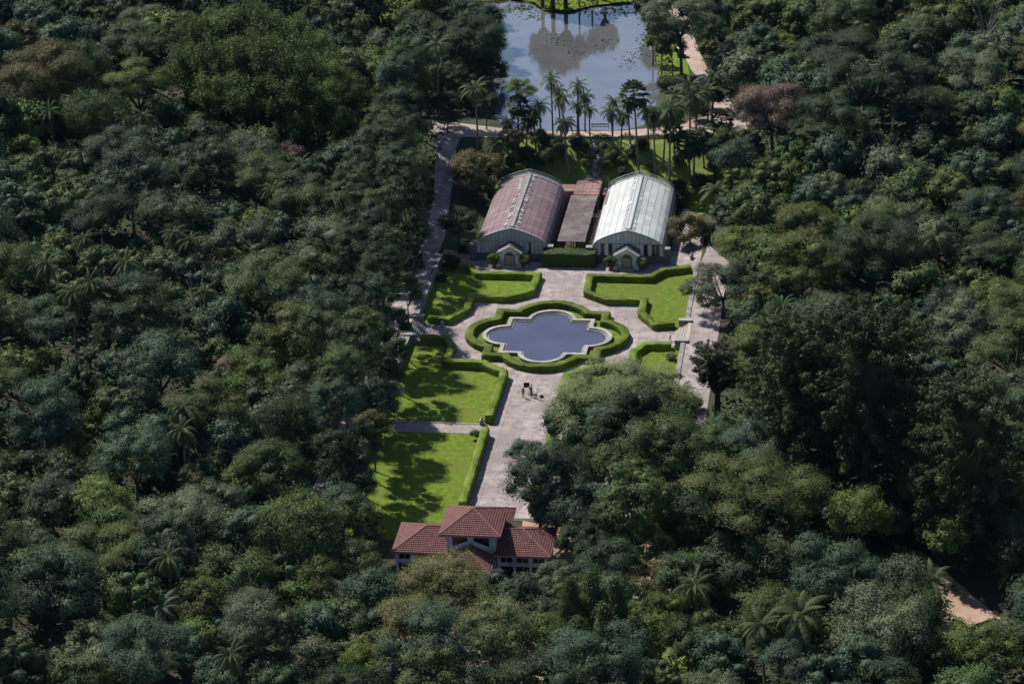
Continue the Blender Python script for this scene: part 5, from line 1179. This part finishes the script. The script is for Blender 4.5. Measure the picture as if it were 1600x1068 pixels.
# the small remaining trees and those beyond the picture: one mass of canopy
def canopy_mass(name, items, label, mats, fine=True):
    Vs, Fs, As, Mi = [], [], [], []; nv = 0
    protos = {}
    for q in range(5):
        rs = np.random.default_rng(500+q); V, F, A, C_, rad = crown_arrays(rs, 4.0, nl=13, clumps=13, per=8, leaf=0.36, core=.80, clump_r=.14) if fine else crown_arrays(rs, 4.0, nl=10, clumps=9, per=4, leaf=0.75, core=.82, clump_r=.16); protos[q] = (V, F, A)
    for kind, leaf, x, y, z, R, H, rp in items:
        V, F, A = protos[int(rng.integers(5))]; s = R/4.0; V = rotz(V*s, rng.uniform(0, 6.28))*np.array([1, 1, 1.1])+[x, y, z+H*.95]
        Vs.append(V); Fs.append(F+nv); nv += len(V); As.append(A); Mi.append(np.full(len(F), mats.index(leaf) if leaf in mats else 0))
    V = np.vstack(Vs); F = np.vstack(Fs); A = np.concatenate(As); mi = np.concatenate(Mi)
    tri = F[:, 2] == F[:, 3]
    me = finish_tris(V, F, A, name)
    for m_ in mats: me.materials.append(M['leaf_'+m_])
    me.polygons.foreach_set('material_index', np.concatenate([mi[tri], mi[~tri]]).astype(np.int32))
    o = link(name, me); return tag(o, label, 'forest', None, 'stuff')
ML = ['mid', 'dark', 'blue', 'olive', 'grey', 'fresh', 'brown']
if FILL[KEEP:]: canopy_mass('forest_canopy', FILL[KEEP:], 'smaller crowns filling the gaps of the dense forest around the garden', ML)
if MARGIN: canopy_mass('surrounding_forest', MARGIN, 'dense forest continuing beyond the garden on all sides', ML, False)
# undergrowth on the forest floor
rs = np.random.default_rng(77); P = []
n = 120000; X = rs.uniform(-125, 90, n); Y = rs.uniform(-125, 190, n)
keep = ~((np.abs(X) < 29) & (Y > -34) & (Y < 90)) & ~((X > -29) & (X < 7) & (Y > -66) & (Y < 90)) & ~((X > -14) & (X < 26) & (Y > -90) & (Y < -60)) & ~pipv(X, Y, LAKE)
X, Y = X[keep], Y[keep]; Zg = np.array([gz(x, y) for x, y in zip(X, Y)]); u_, v_ = pjv(np.stack([X, Y, Zg+1], 1))
keep = (u_ > -60) & (u_ < 1660) & (v_ > -60) & (v_ < 1130)
for po_ in OPEN: keep &= ~(pipv(u_, v_, po_) | pipv(u_, v_-14, po_))
X, Y, Zg = X[keep], Y[keep], Zg[keep]
hgt = 2.6*np.maximum(0, np.sin(X*.35+1.3*np.sin(Y*.21))*np.cos(Y*.29)+.5)*rs.uniform(.2, 1, len(X))
P = np.stack([X, Y, Zg+hgt+.1], 1)
P = np.array(P); V, F = cards(P, np.tile([0, 0, 1.0], (len(P), 1)), .75, .6, rs, .5)
o = link('undergrowth', np_mesh('undergrowth', V, F, [M['leaf_dark']], False, rs.uniform(0, 1, len(F))), M['leaf_dark']); tag(o, 'shady undergrowth covering the forest floor between trunks', 'undergrowth', None, 'stuff')

# ------------------------------------------------------------------ slope planting, rocks, lily pads, pots
def small_bush(u, v, rpx, leaf, label, name='shrub', group=None, zbase=None, H=0.0):
    g = G(u, v) if zbase is None else at(u, v, zbase); k = pj(g)[2]; R = rpx/k
    var = [t for t in CROWNS['bush'] if t[0] == 1.6]; Rm, cm, tm, hm = var[int(rng.integers(len(var)))]
    e = empty(name, (g[0], g[1], g[2]), rng.uniform(0, 6.28), label, 'shrub', group); s = R/Rm
    link('crown', cm, M['leaf_'+leaf], e, (0, 0, H+R*0.75), None, (s, s, s)); link('trunk', tm, None, e, (0, 0, H+R*.75), None, (s, s, (H+R*.75)/hm))
    return e
for x0, nm in ((-10.2, 'brown-roofed'), (10.35, 'white')):
    for sx, sd in ((-1, 'left'), (1, 'right')):
        pot = empty('planter', (x0+sx*2.75, 30.5, 0.04), 0, 'round pot %s of the door of the %s greenhouse' % (sd, nm), 'planter', 'door planters')
        mb = MB(); mb.tube([(0, 0, 0), (0, 0, .1), (0, 0, .55), (0, 0, .62)], [.34, .38, .5, .55], 12); mb.build('pot', M['pot'], pot, True)
        b = empty('shrub', (x0+sx*2.75, 30.5, 0.6), sx, 'clipped shrub in the pot %s of the %s greenhouse door' % (sd, nm), 'shrub', 'door shrubs')
        link('crown', CROWNS['bush'][0][1], M['leaf_fresh'], b, (0, 0, .75), None, (.68, .68, .68)); link('trunk', CROWNS['bush'][0][2], None, b, (0, 0, .75), None, (.4, .4, .5))
        blk = empty('carved_stone', (x0+sx*1.85, 29.55, 0.04), 0, 'carved stone block %s of the step at the %s greenhouse' % (sd, nm), 'stone block', 'door blocks')
        mb = MB(); mb.box(-.4, .4, -.5, .5, 0, .55); mb.build('block', M['darkstone'], blk)
        mb = MB(); mb.prism([(-.42, -.52), (.42, -.52), (.42, .52), (-.42, .52)], .553, .62); mb.yprism([(-.34, .621), (.34, .621), (.2, .82), (-.2, .82)], -.42, .42); mb.build('capstone', M['kerbstone'], blk)
for x, y, lab in ((-7.0, 29.3, 'small grey urn right of the brown-roofed greenhouse door'), (-16.9, 32.6, 'white urn at left corner of the brown-roofed greenhouse')):
    e = empty('urn', (x, y, .04), 0, lab, 'urn'); mb = MB(); mb.tube([(0, 0, 0), (0, 0, .12), (0, 0, .22), (0, 0, .55), (0, 0, .75), (0, 0, .8)], [.25, .22, .12, .36, .3, .38], 12); mb.build('bowl', M['stone'], e, True); mb = MB(); mb.box(-.28, .28, -.28, .28, -.04, .0); mb.build('foot', M['stone'], e)
SB = [(855, 232, 14, 'dark'), (800, 235, 13, 'olive'), (822, 250, 14, 'brown'), (850, 262, 16, 'dark'), (872, 245, 13, 'mid'), (835, 270, 12, 'mid'), (800, 262, 12, 'dark'), (905, 238, 14, 'dark'), (918, 252, 8, 'yellow'), (948, 266, 10, 'yellow'), (957, 252, 13, 'fresh'), (972, 258, 10, 'mid'), (985, 245, 9, 'dark'), (1003, 235, 12, 'dark'), (940, 240, 8, 'olive'), (975, 275, 9, 'dark'), (915, 262, 9, 'yellow'), (940, 262, 7, 'yellow'), (1015, 262, 8, 'mid'), (1060, 255, 9, 'dark'), (1120, 240, 15, 'dark'), (1140, 255, 16, 'mid'), (1060, 300, 13, 'dark'), (1045, 318, 10, 'mid'), (1150, 330, 17, 'brown'), (1125, 345, 15, 'olive'), (1105, 370, 14, 'dark'), (790, 285, 14, 'golden'), (765, 300, 12, 'olive'), (705, 420, 14, 'dark'), (690, 440, 9, 'dark'), (1048, 562, 8, 'pale'), (1058, 600, 11, 'dark'), (1046, 620, 10, 'yellow'), (1085, 640, 13, 'fresh'), (1040, 640, 13, 'mid'), (1005, 640, 12, 'lime'), (725, 395, 8, 'dark'), (940, 685, 13, 'lime'), (985, 672, 10, 'dark'), (895, 225, 8, 'olive'), (1132, 315, 11, 'mid')]
ORD = ['first', 'second', 'third', 'fourth', 'fifth', 'sixth', 'seventh', 'eighth', 'ninth', 'tenth', 'eleventh', 'twelfth', 'thirteenth', 'fourteenth', 'fifteenth', 'sixteenth', 'seventeenth', 'eighteenth', 'nineteenth', 'twentieth']
def ordn(i): return ORD[i] if i < 20 else (['twenty', 'thirty', 'forty', 'fifty'][(i+1)//10-2] + ('-'+ORD[(i+1) % 10-1] if (i+1) % 10 else 'th').replace('yth', 'ieth'))
cnt = {}
for u, v, r, lf in sorted(SB):
    reg = 'on the bank behind the greenhouses' if v < 290 else ('beside the right promenade' if u > 900 else 'beside the left promenade and greenhouse')
    key = (LEAF[lf][1], reg); cnt[key] = cnt.get(key, 0)+1
    small_bush(u, v, r, lf, '%s %s shrub from left %s' % (ordn(cnt[key]-1), LEAF[lf][1], reg), group='planted shrubs')
# low ragged hedge along the dam road
rs = np.random.default_rng(5); P = []
for i in range(5200):
    x = rs.uniform(-16, 22); y = 79.9+0.035*(x+8)*(x > -8)*1.0+rs.normal(0, .35)+(0.10*max(0, x-10)); P.append((x, y, gz(x, y)+rs.uniform(0, 1.0)*(.6+.4*math.sin(x*1.3))))
V, F = cards(np.array(P), np.tile([0, -.3, .8], (len(P), 1)), .3, .5, rs, .7); o = link('dam_hedge', np_mesh('dam_hedge', V, F, [M['leaf_brown']], False, rs.uniform(0, 1, len(F))), M['leaf_brown']); tag(o, 'ragged low brown hedge along the dirt road before the lake', 'hedge')
# cascade rocks
ROCK = []
for q in range(4):
    rs = np.random.default_rng(40+q); V = ICO1V*(1+rs.normal(0, .16, (len(ICO1V), 1)))*np.array([1, .8, .65]); ROCK.append(np_mesh('rock', V, ICO1F[:, :3], [M['darkstone']]))
cas = empty('rock_cascade', (2.4, 72, 0), 0, 'cascade of dark boulders tumbling down the bank behind the brick terrace', 'rocks')
rs = np.random.default_rng(3)
for i in range(70):
    t = rs.uniform(0, 1); v = 225+50*t; u = 936-6*t+rs.normal(0, 7-2*t); g = G(u, v); s = rs.uniform(.3, .95)
    link('rock', ROCK[i % 4], M['darkstone'] if rs.random() < .7 else M['stone'], cas, (g[0]-2.4, g[1]-72, g[2]+.15*s), (rs.uniform(0, 6), rs.uniform(0, 6), rs.uniform(0, 6)), (s, s, s))
for i, (u, v, s) in enumerate(((880, 228, 1.0), (987, 232, .9), (1004, 231, .7), (895, 250, .6), (915, 265, .5), (962, 233, .8))):
    g = G(u, v); r = link('boulder', ROCK[i % 4], M['stone'], None, (g[0], g[1], g[2]+.2), (i, i*2, i*3), (s, s, s*.8)); tag(r, '%s pale boulder from left on the bank behind the greenhouses' % ordn(sorted([880, 987, 1004, 895, 915, 962]).index(u)), 'boulder', 'bank boulders')
# floating lily pads in drifts: beyond counting
rs = np.random.default_rng(8); Vs, Fs = [], []; nv = 0
for cu, cv, su, sv, n in ((872, 62, 10, 6, 70), (900, 82, 9, 5, 45), (812, 14, 16, 4, 150), (948, 66, 9, 5, 35), (985, 92, 8, 8, 45), (960, 18, 22, 4, 140), (1005, 70, 5, 14, 50), (835, 26, 8, 3, 40)):
    for i in range(n):
        p = at(cu+rs.normal(0, su), cv+rs.normal(0, sv), 5.67)
        if not pip(p[0], p[1], LK): continue
        r = rs.uniform(.12, .34); a = rs.uniform(0, 6.28); ts = np.linspace(.25, 6.03, 7)+a; Vs.append(np.array([(p[0], p[1], 5.685)]+[(p[0]+math.cos(t)*r, p[1]+math.sin(t)*r, 5.685) for t in ts]))
        Fs.append(np.array([[0, k, k+1, k+1] for k in range(1, 7)])+nv); nv += 8
me = finish_tris(np.vstack(Vs), np.vstack(Fs), rs.uniform(0, 1, nv//8*6), 'lily_pads', M['leaf_dark']); o = link('lily_pads', me, M['leaf_dark']); tag(o, 'drifts of floating lily pads on the lake', 'lily pads', None, 'stuff')
# fallen leaves scattered over paths and lawns near the forest edge
rs = np.random.default_rng(9); P = []
for i in range(2600):
    x = rs.uniform(-22, 22); y = rs.uniform(-60, 33)
    if pip(x, y, RING_OUT) : continue
    P.append((x, y, .10 if any(pip(x, y, q) for q in LAWNS) else .052))
V, F = cards(np.array(P), np.tile([0, 0, 1.0], (len(P), 1)), .09, .6, rs, .15); o = link('fallen_leaves', np_mesh('fallen_leaves', V, F, [M['leaf_golden']], False, rs.uniform(0, 1, len(F))), M['leaf_golden']); tag(o, 'dry leaves scattered over paths and lawns', 'leaves', None, 'stuff')

# ------------------------------------------------------------------ people and their things
M['skin'] = plain('skin', (0.24, 0.14, 0.09), .6)
M['hair'] = plain('hair', (0.015, 0.012, 0.01), .6)
for n_, c in (('white_cloth', (.82, .82, .83)), ('black_cloth', (.012, .012, .015)), ('navy_cloth', (.02, .022, .035)), ('grey_cloth', (.33, .32, .36)), ('pale_trousers', (.42, .42, .45)), ('blue_cloth', (.12, .22, .42)), ('black_fabric', (.01, .01, .01)), ('metal_dark', (.05, .05, .055))): M[n_] = plain(n_, c, .8)
def person(x, y, z, rz, top, bottom, label, lean=0.0, arms=((.25, .1, 1.0), (-.25, .1, 1.0)), knee=0.0, bare_head=True, shorts=False, stride=0.12):
    """skeleton grown into one continuous surface; +y is forward"""
    e = empty('person', (x, y, z), rz, label, 'person', 'visitors in the garden')
    h = 0.93-knee*.25; L = math.sin(lean); Cc = math.cos(lean)
    def T(px, py, pz): return (px, py+L*(pz-h), h+(pz-h)*Cc)
    J = [(0, 0, h)]; Rr = [.135]; E = []
    def add(p, r, par): J.append(p); Rr.append(r); E.append((par, len(J)-1)); return len(J)-1
    w = add(T(0, 0, h+.2), .125, 0); c = add(T(0, .01, h+.42), .15, w); nk = add(T(0, 0, h+.57), .06, c); hd = add(T(0, .01, h+.68), .085, nk); tp = add(T(0, .01, h+.80), .082, hd); add(T(0, .115, h+.70), .014, hd)
    for s, a in zip((1, -1), arms):
        sh = add(T(s*.19, 0, h+.50), .062, c); hx, hy, hz = a; hand = np.array((hx, hy, hz)); shp = np.array(J[sh]); mid = (shp+hand)/2+np.array((s*.06, -.07, -.03)); el = add(tuple(mid), .045, sh); wr = add(tuple(hand), .03, el)
        d = unit(hand-mid); pm = add(tuple(hand+d*.07), .035, wr)
        for k in range(4): add(tuple(hand+d*(.15+.015*(1-abs(k-1.5)/1.5))+np.array((s*.0, (k-1.5)*.022, -.01))), .009, pm)
        add(tuple(hand+d*.09+np.array((-s*.03, .05, 0))), .010, wr)
    for s in (1, -1):
        hp = add((s*.095, 0, h-.06), .095, 0); kn = add((s*.11, s*stride*.5+knee*.25, h*.52), .06, hp); an = add((s*.11, s*stride-knee*.05, .09), .042, kn); add((s*.12, s*stride+.16, .04), .04, an)
    me = bpy.data.meshes.new('body'); me.from_pydata(J, E, []); ob = bpy.data.objects.new('body', me); COL.objects.link(ob)
    md = ob.modifiers.new('s', 'SKIN')
    for i, r in enumerate(Rr): me.skin_vertices[0].data[i].radius = (r, r*.82 if i in (0, 1, 2) else r)
    me.skin_vertices[0].data[0].use_root = True
    ob.modifiers.new('d', 'SUBSURF').levels = 1; ob.modifiers['d'].render_levels = 1
    dg = bpy.context.evaluated_depsgraph_get(); m2 = bpy.data.meshes.new_from_object(ob.evaluated_get(dg)); bpy.data.objects.remove(ob)
    for mt in (M['skin'], M[top], M[bottom], M['hair']): m2.materials.append(mt)
    hands = [np.array(a) for a in arms]
    for p in m2.polygons:
        cc = np.array(p.center); zz = cc[2]
        hd_ = np.array(J[hd])
        if np.linalg.norm(cc-hd_-[0, 0, .04]) < .17: p.material_index = 3 if (cc[2] > hd_[2]+.06 or cc[1] < hd_[1]-.02) else 0
        elif min(np.linalg.norm(cc-h_) for h_ in hands) < .16: p.material_index = 0
        elif zz < h-.0 and abs(cc[0]) < .24: p.material_index = (3 if zz < .1 else (0 if shorts and zz < h*.5 else 2))
        else: p.material_index = 1
        p.use_smooth = True
    link('body', m2, None, e); return e
person(-1.1, -22.9, .045, .4, 'black_cloth', 'black_cloth', 'person in black standing apart left of the photo crew on the path')
person(0.0, -21.2, .045, 1.9, 'grey_cloth', 'pale_trousers', 'person in grey top and pale trousers holding a black panel', arms=((.2, .45, 1.25), (-.2, .45, 1.35)))
person(0.15, -22.55, .045, .6, 'black_cloth', 'black_cloth', 'person in dark clothes working at the tripod', lean=.25, arms=((.15, .42, 1.15), (-.15, .42, 1.15)))
person(0.95, -23.2, .045, -.9, 'white_cloth', 'navy_cloth', 'person in white shirt bending over with arm stretched out', lean=.35, arms=((.35, .5, 1.1), (-.3, .25, .9)))
person(20.25, 0.0, .045, -1.4, 'white_cloth', 'black_cloth', 'person in white shirt and dark trousers at foot of the right steps', stride=.2)
person(26.8, -5.1, gz(26.8, -5.1)+.035, .2, 'black_cloth', 'black_cloth', 'person in black shorts walking on the right promenade', shorts=True, stride=.2)
person(-24.6, 12.3, gz(-24.6, 12.3)+.035, 2.8, 'blue_cloth', 'navy_cloth', 'person in light blue on the shaded left promenade')
person(-24.1, 12.0, gz(-24.1, 12)+.035, 2.9, 'black_cloth', 'navy_cloth', 'person in black beside the one in light blue')
e = empty('reflector_panel', (-0.78, -21.05, .95), 0.2, 'square black reflector panel held up by the photo crew', 'panel'); mb = MB(); mb.box(-.42, .42, -.012, .012, 0, .8); mb.build('cloth', M['black_fabric'], e); mb = MB(); mb.bar((-.44, 0, -.02), (.44, 0, -.02), .02); mb.bar((-.44, 0, .82), (.44, 0, .82), .02); mb.bar((-.44, 0, -.02), (-.44, 0, .82), .02); mb.bar((.44, 0, -.02), (.44, 0, .82), .02); mb.build('frame', M['metal_dark'], e)
e = empty('camera_tripod', (-.15, -22.25, .045), 0, 'camera on a thin tripod between the photo crew', 'tripod')
for k in range(3):
    a = k*2.094+.4; mb = MB(); mb.bar((math.cos(a)*.38, math.sin(a)*.38, 0), (0, 0, 1.25), .018); mb.build('leg', M['metal_dark'], e)
mb = MB(); mb.box(-.09, .09, -.12, .12, 1.25, 1.42); mb.tube([(0, .12, 1.33), (0, .28, 1.33)], .05, 8); mb.build('camera_body', M['black_fabric'], e)
e = empty('equipment_bag', (1.75, -22.6, .045), .5, 'black equipment bag lying right of the photo crew', 'bag'); mb = MB(); mb.yprism([(-.3, 0), (.3, 0), (.32, .2), (.22, .32), (-.22, .32), (-.32, .2)], -.18, .18); mb.build('body', M['black_fabric'], e); mb = MB(); mb.tube([(-.18, 0, .31), (-.1, 0, .45), (.1, 0, .45), (.18, 0, .31)], .02, 5); mb.build('handle', M['metal_dark'], e)
# bench frame by the lake, road cart
g = at(938, 202, 6.0); e = empty('lake_bench', (g[0], g[1], 6.02), .1, 'white framed bench on the near lake shore', 'bench')
for sx in (-1.6, 1.6):
    mb = MB(); mb.box(sx-.05, sx+.05, -.25, -.15, 0, .5); mb.build('leg', M['gh_white_frame'], e); mb = MB(); mb.box(sx-.05, sx+.05, .15, .25, 0, 1.15); mb.build('leg', M['gh_white_frame'], e)
for k in range(3): mb = MB(); mb.box(-1.7, 1.7, -.26+k*.15, -.14+k*.15, .503, .55); mb.build('seat_slat', M['stone'], e)
for k in range(2): mb = MB(); mb.box(-1.7, 1.7, .10, .145, .75+k*.22, .9+k*.22); mb.build('back_slat', M['stone'], e)
g = G(1071, 88); e = empty('utility_cart', (g[0]-1.0, g[1], g[2]+.09), .15, 'small dark utility cart parked on the lakeside road', 'cart')
mb = MB(); mb.prism([(-.7, -1.3), (.7, -1.3), (.75, -.3), (.75, 1.1), (.6, 1.3), (-.6, 1.3), (-.75, 1.1), (-.75, -.3)], .35, .8); mb.build('body', M['black_cloth'], e)
mb = MB(); mb.box(-.7, .7, -.9, .7, 1.7, 1.78); mb.build('canopy', M['white_cloth'], e)
for sx in (-.62, .62):
    for sy in (-.8, .6): mb = MB(); mb.bar((sx, sy, .8), (sx, sy, 1.7), .03); mb.build('canopy_post', M['metal_dark'], e)
    for sy in (-.85, .8):
        mb = MB(); mb.tube([(sx-.08, sy, .3), (sx+.08, sy, .3)], .3, 12); mb.build('wheel', M['black_fabric'], e)
mb = MB(); mb.box(-.55, .55, -.5, -.05, .803, 1.0); mb.box(-.55, .55, -.6, -.503, .803, 1.35); mb.build('seat', M['grey_cloth'], e)

# ------------------------------------------------------------------ labels for the trees
KN = {'round': 'round-crowned tree', 'tall': 'tall tree', 'umbrella': 'flat-topped tree', 'layer': 'layered tree', 'feathery': 'feathery tree', 'open': 'thin-leaved tree', 'bush': 'bush', 'big': 'wide tree', 'palm': 'palm', 'bamboo': 'bamboo clump', 'cypress': 'pointed cypress', 'conifer': 'conifer'}
def region(u, v):
    rows = [(150, 'level with the lake'), (300, 'level with the lakeside palms'), (430, 'level with the greenhouses'), (600, 'level with the pool'), (760, 'level with the lower lawns'), (890, 'level with the house'), (9999, 'near the bottom edge')]
    r = [t for m_, t in rows if v < m_][0]
    if v < 300 and 780 < u < 1150: return 'around the lake bank', r
    if v > 760 and 580 < u < 1120: return 'in woods before the house', r
    return ('left woods' if u < 850 else 'right woods'), r
groups = {}
for t in TREES:
    o = t['o']; pal = t['kind'] == 'palm'
    o['category'] = 'palm tree' if pal else ('bamboo' if t['kind'] == 'bamboo' else ('shrub' if t['kind'] == 'bush' else 'tree'))
    if t.get('off'): t['key'] = ('palm mirrored in the lake', 'beyond the far shore', '')
    else: t['key'] = ('%s %s' % ((LEAF[t['leaf']][1] if not pal else 'green'), KN[t['kind']]),) + region(t['u'], t['v'])
    o['group'] = 'palms' if pal else ('bamboo grove' if t['kind'] == 'bamboo' else 'trees around the garden')
    if t['label']: o['label'] = t['label']
    else: groups.setdefault(t['key'], []).append(t)
for key, ts in groups.items():
    ts.sort(key=lambda t: t['u'])
    for i, t in enumerate(ts):
        pre = 'only' if len(ts) == 1 else ordn(i)
        t['o']['label'] = ('%s %s%s, %s %s' % (pre, key[0], '' if len(ts) == 1 else ' from left', key[1], key[2])).strip()
        if t.get('off'): t['o']['label'] = '%s palm from left mirrored in the lake from its far shore' % ordn(i)

# ------------------------------------------------------------------ thin air between the helicopter and the garden
mb = MB(); mb.box(-435, 420, -440, 920, -5, 192); hz = mb.build('haze', None); tag(hz, 'thin bluish haze over the whole valley', 'haze', None, 'stuff')
hm = bpy.data.materials.new('haze_air'); hm.use_nodes = True; N = hm.node_tree.nodes; N.remove(N['Principled BSDF'])
pv_ = N.new('ShaderNodeVolumePrincipled'); pv_.inputs['Color'].default_value = (0.22, 0.48, 1.0, 1); pv_.inputs['Density'].default_value = 0.000008; pv_.inputs['Anisotropy'].default_value = 0.1
hm.node_tree.links.new(pv_.outputs[0], N['Material Output'].inputs['Volume']); hz.data.materials.append(hm)
